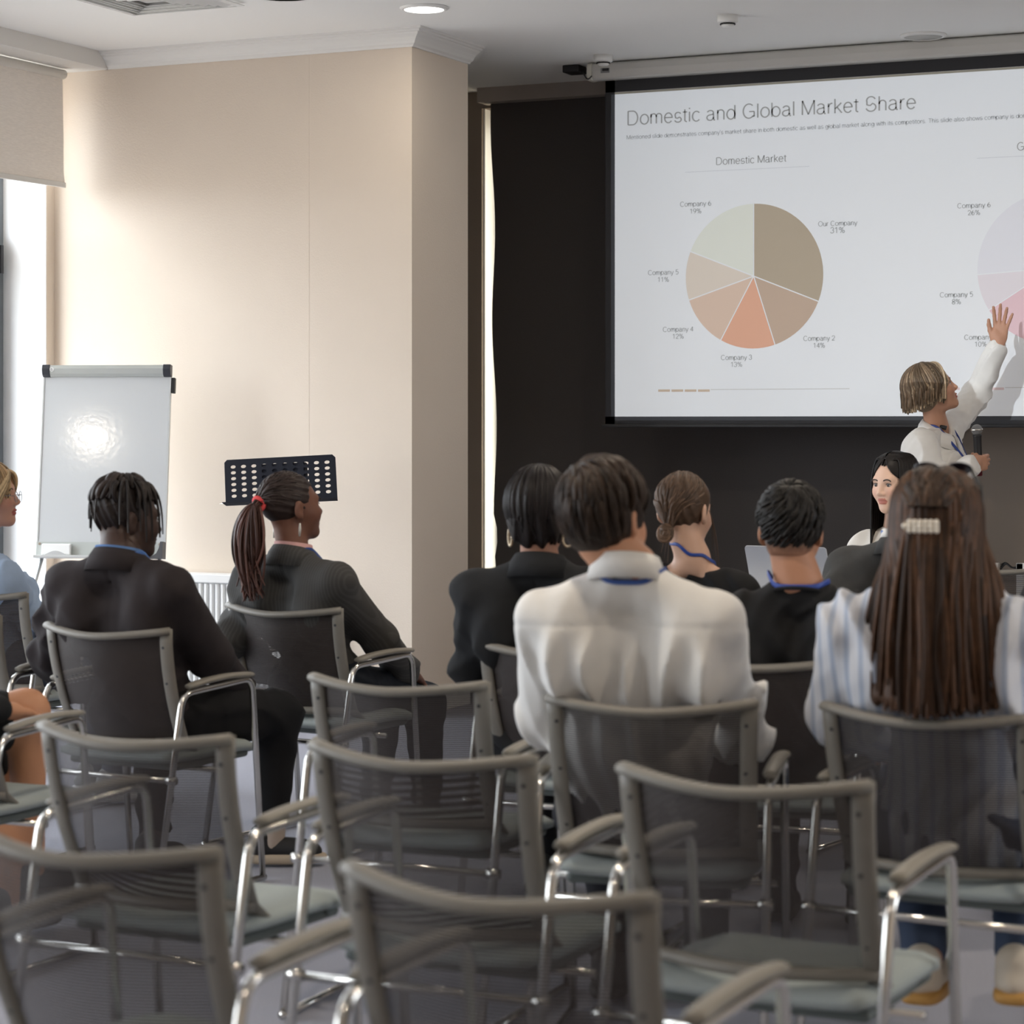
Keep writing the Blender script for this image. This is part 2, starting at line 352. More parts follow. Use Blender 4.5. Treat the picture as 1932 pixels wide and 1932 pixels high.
# ceiling things
def ring_light(px, py, rpx, lit, label, name='ceiling_light', cat='lamp', grp=None):
    p = PZ(px, py, CEIL); t = (p.x*-sn+p.y*cs); r = rpx/F_PX*t
    o = thing(name, label, cat, (p.x, p.y, CEIL), 0, grp)
    G().lathe([(r*0.80, 0.0), (r*0.80, -0.010), (r*0.84, -0.014), (r*0.96, -0.010), (r, -0.004), (r, 0.0)], 40).mesh('rim', M_white, o)
    if lit: m = mat('lit_diffuser', (0.9, 0.9, 0.88), 0.5, emit=(1.0, 0.96, 0.9), estr=9.0)
    else: m = mat('grey_diffuser', (0.52, 0.52, 0.50), 0.6)
    G().lathe([(0.001, -0.011), (r*0.81, -0.011), (r*0.81, -0.006)], 40).mesh('diffuser', m, o)
    return p
ring_light(800, 14, 46, True, 'lit round recessed ceiling light near the wall corner')
# the lamp mirrored in the flip chart board
_al, _ti = math.radians(6.6), math.radians(7.5); _nn = Vector((-sn, cs, 0))*math.cos(_al)+Vector((cs, sn, 0))*math.sin(_al)
_N = -(_nn*math.cos(_ti)-Vector((0, 0, 1))*math.sin(_ti)); _N.normalize(); _hit = PT(172, 820, 11.9); _D = ray(172, 820).normalized(); _Rf = _D-_N*(2*_D.dot(_N)); _m = _hit+_Rf*((CEIL-_hit.z)/_Rf.z)
DL = [(_m.x, _m.y, 'that mirrors in the flip chart board', 14), (-2.6, 8.2, 'above the second row of seats', 22), (-0.2, 8.4, 'above the right end of the second row', 22), (-2.6, 4.6, 'above the empty chairs in the middle', 26), (0.4, 4.6, 'above the right side of the audience', 24), (-1.0, 0.8, 'above the rear of the room', 16)]
for x_, y_, w_, en_ in DL:
    o = thing('ceiling_light', 'lit round recessed ceiling light '+w_, 'lamp', (x_, y_, CEIL), 0, 'recessed ceiling lights')
    big = 1.6 if 'mirrors' in w_ else 1.0
    G().lathe([(0.09*big, 0.0), (0.09*big, -0.010), (0.11*big, -0.004), (0.11*big, 0.0)], 24).mesh('rim', M_white, o)
    G().lathe([(0.001, -0.009), (0.092*big, -0.009)], 24).mesh('diffuser', MATS['lit_diffuser'] if big == 1 else mat('lit_diffuser_strong', (0.9, 0.9, 0.88), 0.5, emit=(1.0, 0.95, 0.86), estr=20.0), o)
    l = bpy.data.lights.new('downlight', 'AREA'); l.shape = 'DISK'; l.size = 0.17; l.energy = en_; l.color = (1.0, 0.86, 0.68)
    lo = bpy.data.objects.new('downlight', l); C.objects.link(lo); lo.location = (x_, y_, CEIL-0.014)
pl1 = PZ(800, 14, CEIL); l = bpy.data.lights.new('downlight', 'AREA'); l.shape = 'DISK'; l.size = 0.17; l.energy = 4; l.color = (1.0, 0.9, 0.76)
lo = bpy.data.objects.new('downlight', l); C.objects.link(lo); lo.location = (pl1.x, pl1.y, CEIL-0.016)
ring_light(1742, 66, 44, False, 'unlit round ceiling speaker grille above the projection screen', 'ceiling_speaker', 'speaker')
def flush_disc(px, py, r, label):
    p = PZ(px, py, CEIL); o = thing('ceiling_speaker', label, 'speaker', (p.x, p.y, CEIL))
    G().lathe([(r, 0), (r, -0.006), (r-0.012, -0.010), (r-0.02, -0.006)], 40).mesh('rim', M_white, o)
    G().lathe([(0.001, -0.007), (r-0.018, -0.007)], 40).mesh('grille', mat('grille_grey', (0.3, 0.3, 0.29), 0.7), o)
flush_disc(535, -12, 0.17, 'round grey ceiling speaker beside the square air vent')
def smoke(px, py, wpx, label):
    p = PZ(px, py, CEIL); t = (p.x*-sn+p.y*cs); r = wpx/F_PX*t/2
    o = thing('smoke_detector', label, 'smoke detector', (p.x, p.y, CEIL))
    G().lathe([(r, 0), (r, -0.030), (r*0.97, -0.036), (r*0.6, -0.038)], 32).mesh('base', M_white, o)
    G().lathe([(r*0.55, -0.036), (r*0.62, -0.050), (r*0.5, -0.056), (0.001, -0.057)], 32).mesh('sensor_head', M_white, o)
    for k in range(9):
        a = k*2*math.pi/9+0.2; c = Vector((r*0.60*math.cos(a), r*0.60*math.sin(a), -0.0425))
        G().obox(c, (0.010*-math.sin(a), 0.010*math.cos(a), 0), (0.006*math.cos(a), 0.006*math.sin(a), 0), (0, 0, 0.0028)).mesh('vent_slot', M_black, o, smooth=False)
smoke(1373, 29, 40, 'white smoke detector in the middle of the bare ceiling')
smoke(1138, 104, 36, 'white smoke detector close above the screen casing')
# square air diffuser
pc = PZ(250, 24, CEIL); pc2 = PZ(456, 4, CEIL)
vx0, vx1 = pc.x, pc2.x; vy1 = pc.y; sz = vx1-vx0
o = thing('air_vent', 'square white ceiling air vent with nested louvre rings', 'air vent', ((vx0+vx1)/2, vy1-sz/2, CEIL))
for k in range(7):
    h = sz/2-0.0-k*0.034; q = h-0.030; z0 = -0.004-0.002*(k % 2); z1 = 0.0 if k == 0 else -0.022
    if k == 0: z0 = -0.014; z1 = -0.006; q = h-0.022
    V = [(-h,-h,z0),(h,-h,z0),(h,h,z0),(-h,h,z0),(-q,-q,z0+z1),(q,-q,z0+z1),(q,q,z0+z1),(-q,q,z0+z1)]
    V2 = [(x, y, z+0.003) for x, y, z in V]
    Fa = [(i, 4+i, 4+(i+1) % 4, (i+1) % 4) for i in range(4)]
    Fb = [(8+i, 8+(i+1) % 4, 12+(i+1) % 4, 12+i) for i in range(4)]
    Fo = [(i, (i+1) % 4, 8+(i+1) % 4, 8+i) for i in range(4)]+[(4+i, 12+i, 12+(i+1) % 4, 4+(i+1) % 4) for i in range(4)]
    G().add(V+V2, Fa+Fb+Fo).mesh('frame' if k == 0 else 'louvre', M_white, o, smooth=False)
q = sz/2-0.24; G().box((-q, -q, -0.012), (q, q, -0.004)).mesh('centre_plate', mat('plate_grey', (0.55, 0.55, 0.54), 0.4), o, smooth=False)
# ================================================================ projection screen
YS = SCR_Y
def SP(px, py, off=0.0): p = PY(px, py, YS); return (p.x, p.z)
xl, ztop = SP(1160, 174); zb = SP(1160, 786)[1]
xr = -1.765
ps = thing('projection_screen', 'large pull-down projection screen showing a market share slide', 'projection screen', (xl/2+xr/2, YS, 0))
def sw(x, y, z): return (x-ps.location.x, y-YS, z)
def sbox(gg, x0, x1, z0, z1, y0, y1): gg.box(sw(x0, YS+y0, z0), sw(x1, YS+y1, z1)); return gg
sbox(G(), xl, xr, zb, ztop, 0, 0.004).mesh('screen_fabric', M_screen, ps, smooth=False)
bw = 0.055; zt2 = CEIL-0.06
g = G(); sbox(g, xl-bw, xl, zb-0.045, zt2, -0.0005, 0.0045); sbox(g, xr, xr+bw, zb-0.045, zt2, -0.0005, 0.0045)
sbox(g, xl-bw, xr+bw, ztop, zt2, -0.0005, 0.0045); sbox(g, xl-bw, xr+bw, zb-0.045, zb, -0.0005, 0.0045)
g.mesh('black_border', M_scrblack, ps, smooth=False)
sbox(G(), xl, xr, ztop-0.012, ztop-0.002, -0.0012, 0.0).mesh('top_margin', mat('margin_olive', (0.55, 0.54, 0.46), 0.8), ps, smooth=False)
sbox(G(), xl-bw-0.02, xr+bw+0.02, zb-0.058, zb-0.040, -0.012, 0.016).mesh('bottom_bar', M_black, ps, smooth=False, bevel=0.004)
cxl = PY(1113, 135, YS-0.03).x; zc0 = PY(1150, 151, YS-0.03).z; zc1 = PY(1150, 119, YS-0.03).z
zm = (zc0+zc1)/2; hh = (zc1-zc0)/2
cp = [(-0.045, -hh*0.8), (-0.05, 0), (-0.045, hh*0.8), (-0.03, hh), (0.03, hh), (0.045, hh*0.8), (0.05, 0), (0.045, -hh*0.8), (0.03, -hh), (-0.03, -hh)]
G().prism(cp, cxl+0.03, xr+0.15, lambda a, b, d: sw(d, YS-0.03+a, zm+b)).mesh('casing', mat('casing_white', (0.62, 0.61, 0.58), 0.45), ps, smooth=False, bevel=0.004)
cp2 = [(a*1.06, b*1.06) for a, b in cp]
for xa, xb in ((cxl, cxl+0.03), (xr+0.15, xr+0.18)):
    G().prism(cp2, xa, xb, lambda a, b, d: sw(d, YS-0.03+a, zm+b)).mesh('end_cap', mat('cap_white', (0.7, 0.69, 0.62), 0.4), ps, smooth=False, bevel=0.006)
lx, lz = PY(1142, 133, YS-0.085).x, PY(1142, 133, YS-0.085).z
lb = G().box(sw(lx-0.028, YS-0.083, lz-0.012), sw(lx+0.022, YS-0.0785, lz+0.014)).mesh('maker_label', mat('label_grey', (0.25, 0.25, 0.25), 0.6), ps, smooth=False)
G().box(sw(lx-0.018, YS-0.0838, lz-0.002), sw(lx+0.019, YS-0.0832, lz+0.012)).mesh('label_print', M_black, lb, smooth=False)
for xx in (cxl+0.05, -3.3, xr+0.1):
    G().box(sw(xx-0.02, YS-0.04, zc1-0.006), sw(xx+0.02, YS-0.01, CEIL-0.001)).mesh('bracket', M_black, ps, smooth=False)
# slide graphics on the screen (projected light put into flat surface colours)
def flatmat(n, c): return mat(n, c, 0.9)
WH = (0.80, 0.81, 0.83)
def mul(r_, g_, b_): return (WH[0]*r_, WH[1]*g_, WH[2]*b_)
def pie(cx_, cz_, r, fr, cols):
    a = 0.0; gap = 0.006
    for f, c in zip(fr, cols):
        a0, a1 = a, a+f*2*math.pi; a = a1; mid = (a0+a1)/2
        ox, oz = math.sin(mid)*gap/math.sin((a1-a0)/2)/2, math.cos(mid)*gap/math.sin((a1-a0)/2)/2
        k = max(6, int(40*f*2)); eps = gap/2/r
        pts = [(cx_+ox, cz_+oz)]+[(cx_+r*math.sin(a0+eps+(a1-a0-2*eps)*i/k), cz_+r*math.cos(a0+eps+(a1-a0-2*eps)*i/k)) for i in range(k+1)]
        G().prism(pts, -0.0012, -0.0002, lambda x, z, d: sw(x, YS+d, z)).mesh('pie_slice', flatmat('slide_%0.2f_%0.2f' % (c[0], c[2]), mul(*c)), ps, smooth=False)
pcx, pcz = SP(1422, 521); pr = 136.5/F_PX*(YS/ray(1422, 521).y)
pie(pcx, pcz, pr, [.31, .14, .13, .12, .11, .19], [(.56,.46,.34),(.66,.49,.37),(.92,.50,.34),(.86,.64,.50),(.89,.77,.65),(.93,.93,.82)])
DX = 2*((xl+xr)/2-pcx)
pie(pcx+DX, pcz, pr, [.30, .12, .14, .10, .08, .26], [(.60,.55,.62),(.72,.55,.60),(.9,.5,.55),(.94,.66,.69),(.94,.86,.88),(.94,.92,.95)])
# a plain sans stroke alphabet for the slide: every letter is a set of centre lines, drawn as flat ribbons
def _arc(cx, cy, rx, ry, a0, a1, n=14): return [(cx+rx*math.cos(math.radians(a0+(a1-a0)*k/n)), cy+ry*math.sin(math.radians(a0+(a1-a0)*k/n))) for k in range(n+1)]
XH = 0.71
def _o(x): return _arc(x, XH/2, 0.25, XH/2, 90, 450, 24)
_n = lambda x0, w=0.38: ([(x0, 0), (x0, XH)], [(x0, XH-0.25)]+_arc(x0+w/2, XH-0.22, w/2, 0.22, 170, 0)+[(x0+w, 0)])
GLY = {
 'D': ([[(0.09,0),(0.09,1),(0.38,1)]+_arc(0.38,0.5,0.31,0.5,90,-90,18)+[(0.09,0)]], 0.77),
 'G': ([_arc(0.42,0.5,0.34,0.51,48,318,24)+[(0.74,0.10),(0.74,0.46),(0.44,0.46)]], 0.84),
 'M': ([[(0.08,0),(0.08,1),(0.43,0.02),(0.78,1),(0.78,0)]], 0.86),
 'S': ([_arc(0.34,0.74,0.25,0.27,20,200,14)+_arc(0.34,0.50,0.25,0.10,200,262,4)+_arc(0.36,0.27,0.26,0.27,75,-10,8)+_arc(0.34,0.27,0.28,0.28,-15,-165,14)], 0.70),
 'C': ([_arc(0.41,0.5,0.34,0.51,42,318,26)], 0.78),
 'O': ([_arc(0.43,0.5,0.36,0.51,90,450,30)], 0.86),
 'T': ([[(0.03,1),(0.61,1)],[(0.32,1),(0.32,0)]], 0.64),
 'o': ([_o(0.31)], 0.61),
 'c': ([_arc(0.30,XH/2,0.24,XH/2,42,318,20)], 0.54),
 'e': ([[(0.07,XH/2+0.02),(0.53,XH/2+0.02)]+_arc(0.30,XH/2,0.235,XH/2,5,322,22)], 0.60),
 'a': ([_arc(0.27,XH-0.19,0.19,0.19,160,20,10)+[(0.46,0.12),(0.50,0.01),(0.56,0.01)], [(0.46,0.44),(0.30,0.40)]+_arc(0.25,0.195,0.19,0.195,95,270,10)+_arc(0.26,0.23,0.20,0.23,-85,-5,8)], 0.60),
 'b': ([[(0.08,0),(0.08,1)], _arc(0.32,XH/2,0.24,XH/2,180,-180,24)], 0.62),
 'd': ([[(0.54,0),(0.54,1)], _arc(0.30,XH/2,0.24,XH/2,0,360,24)], 0.62),
 'p': ([[(0.08,-0.28),(0.08,XH)], _arc(0.32,XH/2,0.24,XH/2,180,-180,24)], 0.62),
 'g': ([[(0.53,XH),(0.53,-0.05)]+_arc(0.30,-0.06,0.23,0.22,0,-165,12), _arc(0.30,XH/2+0.01,0.23,XH/2,0,360,24)], 0.61),
 'h': ([[(0.08,0),(0.08,1)], [(0.08,XH-0.25)]+_arc(0.27,XH-0.22,0.19,0.22,170,0)+[(0.46,0)]], 0.55),
 'n': (list(_n(0.08)), 0.55),
 'm': ([[(0.08,0),(0.08,XH)], [(0.08,XH-0.24)]+_arc(0.245,XH-0.20,0.165,0.20,170,0)+[(0.41,0)], [(0.41,XH-0.24)]+_arc(0.575,XH-0.20,0.165,0.20,170,0)+[(0.74,0)]], 0.83),
 'u': ([[(0.08,XH),(0.08,0.24)]+_arc(0.27,0.22,0.19,0.22,180,350)+[(0.46,0.24)], [(0.46,0),(0.46,XH)]], 0.55),
 'r': ([[(0.08,0),(0.08,XH)], [(0.08,XH-0.26)]+_arc(0.30,XH-0.24,0.21,0.24,165,85,8)], 0.35),
 's': ([_arc(0.26,XH-0.18,0.18,0.18,25,190,10)+_arc(0.27,0.36,0.17,0.07,200,262,4)+_arc(0.27,0.19,0.19,0.18,70,-15,8)+_arc(0.26,0.19,0.20,0.19,-20,-165,10)], 0.51),
 't': ([[(0.14,0.90),(0.14,0.14)]+_arc(0.25,0.13,0.11,0.12,180,280,6), [(0.01,XH),(0.28,XH)]], 0.31),
 'i': ([[(0.08,0),(0.08,XH)], [(0.08,0.90),(0.08,1.0)]], 0.17),
 'l': ([[(0.08,0),(0.08,1)]], 0.17),
 'k': ([[(0.08,0),(0.08,1)], [(0.45,XH),(0.08,0.30)], [(0.20,0.42),(0.48,0)]], 0.50),
 'y': ([[(0.02,XH),(0.26,0)], [(0.50,XH),(0.22,-0.12)]+_arc(0.12,-0.12,0.10,0.15,0,-100,6)], 0.52),
 'w': ([[(0.02,XH),(0.20,0),(0.38,XH),(0.56,0),(0.74,XH)]], 0.76),
 ' ': ([], 0.28), '.': ([[(0.09,0.0),(0.09,0.09)]], 0.28), "'": ([[(0.08,1.0),(0.07,0.76)]], 0.19),
 '0': ([_arc(0.29,0.5,0.23,0.5,90,450,26)], 0.58), '1': ([[(0.10,0.78),(0.32,1.0),(0.32,0)]], 0.58),
 '2': ([_arc(0.29,0.73,0.22,0.27,175,-30,12)+[(0.07,0.02),(0.52,0.02)]], 0.58),
 '3': ([_arc(0.28,0.75,0.20,0.25,165,-80,12)+_arc(0.27,0.27,0.24,0.27,80,-165,16)], 0.58),
 '4': ([[(0.54,0.27),(0.05,0.27),(0.40,1.0),(0.40,0)]], 0.58),
 '5': ([[(0.49,1),(0.14,1),(0.11,0.50)]+_arc(0.28,0.32,0.23,0.32,125,-140,16)], 0.58),
 '6': ([_arc(0.30,0.30,0.22,0.30,180,-180,22), _arc(0.52,0.30,0.44,0.70,180,108,10)], 0.58),
 '8': ([_arc(0.29,0.75,0.19,0.25,-90,270,20), _arc(0.29,0.26,0.23,0.26,90,450,20)], 0.58),
 '9': ([_arc(0.28,0.70,0.22,0.30,0,360,22), _arc(0.06,0.70,0.44,0.70,0,-72,10)], 0.58),
 '%': ([_arc(0.22,0.77,0.14,0.22,0,360,14), _arc(0.70,0.23,0.14,0.22,0,360,14), [(0.64,1),(0.28,0)]], 0.92)}
def ribbon(P, w):
    P = [np.array(p) for p in P]; n = len(P); L_, R_ = [], []
    closed = np.linalg.norm(P[0]-P[-1]) < 1e-4 and n > 3
    for i in range(n):
        a = P[i]-P[i-1] if i > 0 else (P[-1]-P[-2] if closed else P[1]-P[0]); b = P[i+1]-P[i] if i < n-1 else (P[1]-P[0] if closed else P[-1]-P[-2])
        a = a/max(np.linalg.norm(a), 1e-9); b = b/max(np.linalg.norm(b), 1e-9); t = a+b; t = t/max(np.linalg.norm(t), 1e-6); nn_ = np.array([-t[1], t[0]])
        m = min(1/max(abs(nn_.dot(np.array([-a[1], a[0]]))), 0.4), 1.25); L_.append(P[i]+nn_*w/2*m); R_.append(P[i]-nn_*w/2*m)
    return L_, R_
def text(s_, pxl, pxr, py, col=(.46,.45,.43), dx=0.0, w=0.085, name='caption'):
    x = 0.0; segs = []
    for ch_ in s_:
        pl_, adv = GLY[ch_]
        for P in pl_: segs.append(([(a+x, b) for a, b in P]))
        x += adv+0.035
    x0, z0 = SP(pxl, py); x1, _ = SP(pxr, py); k = (x1-x0)/(x-0.12); g = G()
    cut_ = []
    for P in segs:
        q = [P[0]]
        for i in range(1, len(P)-1):
            q.append(P[i]); a = np.subtract(P[i], P[i-1]); b = np.subtract(P[i+1], P[i])
            if a.dot(b) < 0.25*np.linalg.norm(a)*np.linalg.norm(b): cut_.append(q); q = [P[i]]
        q.append(P[-1]); cut_.append(q)
    for P in cut_:
        L_, R_ = ribbon(P, w); n = len(L_)
        V = [(x0+(q[0]-0.08)*k+dx-ps.location.x, -0.0018, z0+q[1]*k*0.80) for q in L_+R_]; g.add(V, [(i, i+1, n+i+1, n+i) for i in range(n-1)])
    return g.mesh(name, flatmat('projected_text_%.2f' % col[0], mul(*col)), ps, smooth=False)
T_GREY = (.46, .45, .43); T_CAP = (.52, .52, .51); T_LIGHT = (.62, .62, .62)
text('Domestic and Global Market Share', 1185, 1729, 236, T_GREY, w=0.085, name='slide_title')
s_full = "Mentioned slide demonstrates company's market share in both domestic as well as global market along with its competitors. This slide also shows company is dominating"
s_part = s_full[:s_full.index('dominating')+3]
text(s_full, 1183, 1183+(1932-1183)*len(s_full)/len(s_part)*1.0+6, 263, T_LIGHT, w=0.13, name='slide_subtitle')
text('Domestic Market', 1352, 1484, 311, T_GREY, w=0.10, name='chart_heading')
text('Global Market', 1362, 1474, 311, T_GREY, dx=DX, w=0.10, name='chart_heading')
for (nm, pc_, cxp, y1, w) in [('Company 6','19%',1313,390,58),('Our Company','31%',1581,427,73),('Company 2','14%',1546,643,59),('Company 3','13%',1390,679,58),('Company 4','12%',1280,626,57),('Company 5','11%',1252,519,57),
                              ('Company 6','26%',1838,393,62),('Company 5','8%',1805,561,62),('Company 4','10%',1851,641,62)]:
    text(nm, cxp-w/2, cxp+w/2, y1, T_CAP, w=0.12); pw = (22 if len(pc_) == 3 else 16)*w/60
    text(pc_, cxp-pw/2, cxp+pw/2, y1+13, T_CAP, w=0.12)
def bar(px0, px1, py, hpx, col, dx=0.0, name='slide_rule'):
    x0, z0 = SP(px0, py); x1, _ = SP(px1, py); h = hpx/F_PX*12.4/2
    sbox(G(), x0+dx, x1+dx, z0-h, z0+h, -0.0012, -0.0002).mesh(name, flatmat('bar_%.2f_%.2f' % (col[0], col[2]), mul(*col)), ps, smooth=False)
for dxx, cc in ((0, (.72, .56, .42)), (DX, (.88, .68, .66))):
    for a, b in ((1242, 1264), (1267, 1289), (1292, 1314), (1317, 1339)): bar(a, b, 737, 4.5, cc, dxx, 'slide_dash')
    bar(1341, 1603, 735, 1.3, (.72, .70, .66), dxx)
    bar(1293, 1527, 325, 1.0, (.80, .80, .82), dxx)
# black control box with its cable
p = PZ(1078, 122, CEIL); rb_ = thing('control_box', 'black receiver box on the ceiling left of the screen casing', 'box', (p.x, p.y+0.05, CEIL))
G().box((-0.05, -0.06, -0.042), (0.045, 0.06, -0.001)).mesh('housing', M_black, rb_, smooth=False, bevel=0.006)
pa = PT(1097, 136, 12.6); pb = Vector((cxl+0.02, YS-0.03, zm-0.01)); mid_ = (pa+pb)/2+Vector((0, 0, -0.03))
G().tube(smooth_path([Vector((0.04, 0, -0.025)), mid_-rb_.location, pb-rb_.location]), 0.004, 6).mesh('cable', M_black, rb_)
# projector lens hood: a rectangular aperture that frames the picture
hood = thing('projector', 'ceiling projector in the middle of the room', 'projector', PRJ)
da = 0.35; fy = SCR_Y-PRJ.y
def ap(x, z): k = da/fy; return ((x-PRJ.x)*k, (z-PRJ.z)*k)
ax0, az0 = ap(xl-0.04, zb-0.040); ax1, az1 = ap(xr+0.04, ztop-0.012); OUT = 0.25
g = G(); g.box((-OUT, da, -OUT), (ax0, da+0.004, OUT)).box((ax1, da, -OUT), (OUT, da+0.004, OUT)).box((ax0, da, az1), (ax1, da+0.004, OUT)).box((ax0, da, -OUT), (ax1, da+0.004, az0))
g.mesh('aperture_plate', M_black, hood, smooth=False)
g = G().box((-OUT, -0.3, -OUT), (-OUT+0.01, da, OUT)).box((OUT-0.01, -0.3, -OUT), (OUT, da, OUT)).box((-OUT, -0.3, -OUT), (OUT, da, -OUT+0.01)).box((-OUT, -0.3, OUT-0.04), (OUT, da, CEIL-PRJ.z)).box((-OUT, -0.31, -OUT), (OUT, -0.3, OUT))
g.mesh('housing', M_black, hood, smooth=False)
# ================================================================ flip chart
al, ti = math.radians(6.6), math.radians(7.5)
RV, FV = Vector((cs, sn, 0)), Vector((-sn, cs, 0))
fx = RV*math.cos(al)-FV*math.sin(al); nn = FV*math.cos(al)+RV*math.sin(al)
fz = Vector((0, 0, math.cos(ti)))+nn*math.sin(ti); fz.normalize(); A = PT(83, 690, 12.0)
rb = ray(322, 688); wF = ((rb*11.9-ray(83, 690)*12.0)).length*0.998; hF = 367/F_PX*11.9*1.0; fy_ = -fx.cross(fz) if fx.cross(fz).dot(nn) < 0 else fx.cross(fz)
fc = thing('flip_chart', 'white flip chart easel board with silver clamp beside the window', 'flip chart', A+fx*wF/2)
fc.location.z = 0
def FP(a, b, d): p = A+fx*a-fz*b+fy_*d-fc.location; return tuple(p)   # a along width, b down, d behind(+)
def fbox(gg, a0, a1, b0, b1, d0, d1):
    V = [FP(a, b, d) for d in (d0, d1) for (a, b) in ((a0, b0), (a1, b0), (a1, b1), (a0, b1))]
    return gg.add(V, [(0,1,2,3),(4,7,6,5),(0,4,5,1),(1,5,6,2),(2,6,7,3),(3,7,4,0)])
ch = 0.058
fbox(G(), 0.006, wF-0.004, ch, hF, 0.0, 0.012).mesh('whiteboard', M_board, fc, smooth=False)
for a0, a1 in ((0.0, 0.008), (wF-0.008, wF)): fbox(G(), a0, a1, ch*0.5, hF, -0.003, 0.015).mesh('edge_strip', M_metal, fc, smooth=False)
cl = G().prism([(0.002, -0.028), (0.02, -0.034), (0.045, -0.026), (0.058, -0.012), (0.058, 0.0), (0.0, 0.0)], 0.035, wF-0.03, lambda b, d, a: FP(a, b, d)).mesh('clamp_bar', mat('clamp_grey', (0.52, 0.54, 0.51), 0.35, 0.3), fc, smooth=False)
for a0, a1 in ((0.0, 0.04), (wF-0.037, wF+0.002)):
    G().prism([(-0.001, -0.032), (0.022, -0.038), (0.05, -0.028), (0.06, -0.012), (0.06, 0.012), (-0.001, 0.012)], a0, a1, lambda b, d, a: FP(a, b, d)).mesh('clamp_end_cap', mat('cap_charcoal', (0.03, 0.032, 0.04), 0.4), fc, smooth=False, bevel=0.003)
def disc_on(gg, a, b, r, d0, d1, n=20): gg.prism([(a+r*math.cos(k*2*math.pi/n), b+r*math.sin(k*2*math.pi/n)) for k in range(n)], d0, d1, lambda a_, b_, d_: FP(a_, b_, d_)); return gg
disc_on(G(), 0.052, 0.024, 0.011, -0.0345, -0.030).mesh('round_badge', M_white, cl, smooth=False)
g = G()
for k in range(14):
    a = math.pi*0.5+math.pi*1.3*k/13; 
    fbox(g, 0.052+0.006*math.cos(a)-0.0009, 0.052+0.006*math.cos(a)+0.0009, 0.024+0.006*math.sin(a)*-1-0.0009, 0.024-0.006*math.sin(a)+0.0009, -0.0352, -0.0345)
fbox(g, 0.051, 0.054, 0.020, 0.028, -0.0352, -0.0345)
g.mesh('badge_letter', mat('badge_ink', (0.3, 0.3, 0.3), 0.5), cl, smooth=False)
fbox(G(), 0.0, wF, hF-0.083, hF-0.012, -0.006, 0.0).mesh('tray_panel', mat('tray_grey', (0.50, 0.53, 0.51), 0.4, 0.2), fc, smooth=False)
fbox(G(), 0.0, wF, hF-0.014, hF, -0.06, 0.012).mesh('pen_tray', M_metal, fc, smooth=False, bevel=0.003)
er = G().prism([(0.0, -0.012), (0.004, -0.034), (0.058, -0.036), (0.062, -0.012)], 0.035, 0.185, lambda b, d, a: FP(a, hF-0.074+b, d)).mesh('eraser_box', M_white, fc, smooth=False, bevel=0.006)
n_ = 12; pts = [(0.055+0.11*k/n_, 0.058-0.020*math.sin(math.pi*k/n_)) for k in range(n_+1)]
G().prism(pts, -0.0368, -0.0355, lambda a, b, d: FP(a, hF-0.074+b, d)).mesh('grip_curve', mat('grip_grey', (0.5, 0.5, 0.5), 0.5), er, smooth=False)
for a in (0.018, wF-0.095, wF-0.028): disc_on(G(), a, hF-0.073, 0.007, -0.0095, -0.006, 14).mesh('screw', M_chrome, fc, smooth=False)
pts = [(wF-0.012, hF-0.083), (wF+0.002, hF-0.083), (wF+0.002, hF), (wF-0.075, hF), (wF-0.05, hF-0.012), (wF-0.03, hF-0.025), (wF-0.018, hF-0.05)]
G().prism(pts, -0.0625, -0.004, lambda a, b, d: FP(a, b, d)).mesh('tray_corner', mat('corner_charcoal', (0.08, 0.08, 0.085), 0.5), fc, smooth=False)
fbox(G(), wF+0.0, wF+0.018, 0.062, 0.14, 0.0, 0.03).mesh('side_hook', M_black, fc, smooth=False, bevel=0.003)
for k, (a, px_, py_, lt) in enumerate(((0.03, 86, 1110, 11.6), (wF-0.03, 318, 1081, 11.45))):
    p0 = Vector(FP(a, hF-0.01, 0.01)); p1 = PT(px_, py_, lt)-fc.location; dr = p1-p0; kk = (0.0-(p0.z))/dr.z
    pe = p0+dr*kk
    # the two front legs run to the floor
    G().tube([p0, Vector((p0.x+(0.03 if k else -0.03), p0.y-0.35, 0.01))], 0.010, 10).mesh('leg', M_metal, fc)
G().tube([Vector(FP(wF/2, 0.3, 0.02)), Vector((0.0, 0.22, 0.01))], 0.010, 10).mesh('leg', M_metal, fc)
# ================================================================ radiator under the beige wall
x0 = PY(325, 1080, FW-0.1).x; x1 = PY(600, 1080, FW-0.1).x; zt = PY(380, 1082, FW-0.1).z
rd = thing('radiator', 'white panel radiator under the music stand on the beige wall', 'radiator', ((x0+x1)/2, FW-0.07, 0))
hw = (x1-x0)/2
G().box((-hw, -0.04, 0.12), (hw, 0.05, zt-0.012)).mesh('core', mat('radiator_inner', (0.62, 0.63, 0.64), 0.5), rd, smooth=False)
G().box((-hw-0.004, -0.062, zt-0.045), (hw+0.004, 0.055, zt)).mesh('top_grille', M_white, rd, smooth=False, bevel=0.006)
pitch = 0.0333; nr = int(2*hw/pitch)
proto = None
for k in range(nr):
    xx = -hw+pitch*(k+0.5)
    if proto is None:
        proto = G().prism([(-0.011, -0.04), (-0.007, -0.058), (0.007, -0.058), (0.011, -0.04)], 0.13, zt-0.05, lambda a, b, d: (a, b, d)).mesh('rib', M_white, rd, smooth=False, bevel=0.002)
        proto.location = (xx, 0, 0)
    else:
        c_ = proto.copy(); C.objects.link(c_); c_.parent = rd; c_.location = (xx, 0, 0)
for sx2 in (-hw+0.1, hw-0.1): G().box((sx2-0.015, -0.02, 0.0), (sx2+0.015, 0.04, 0.13)).mesh('foot', M_white, rd, smooth=False)
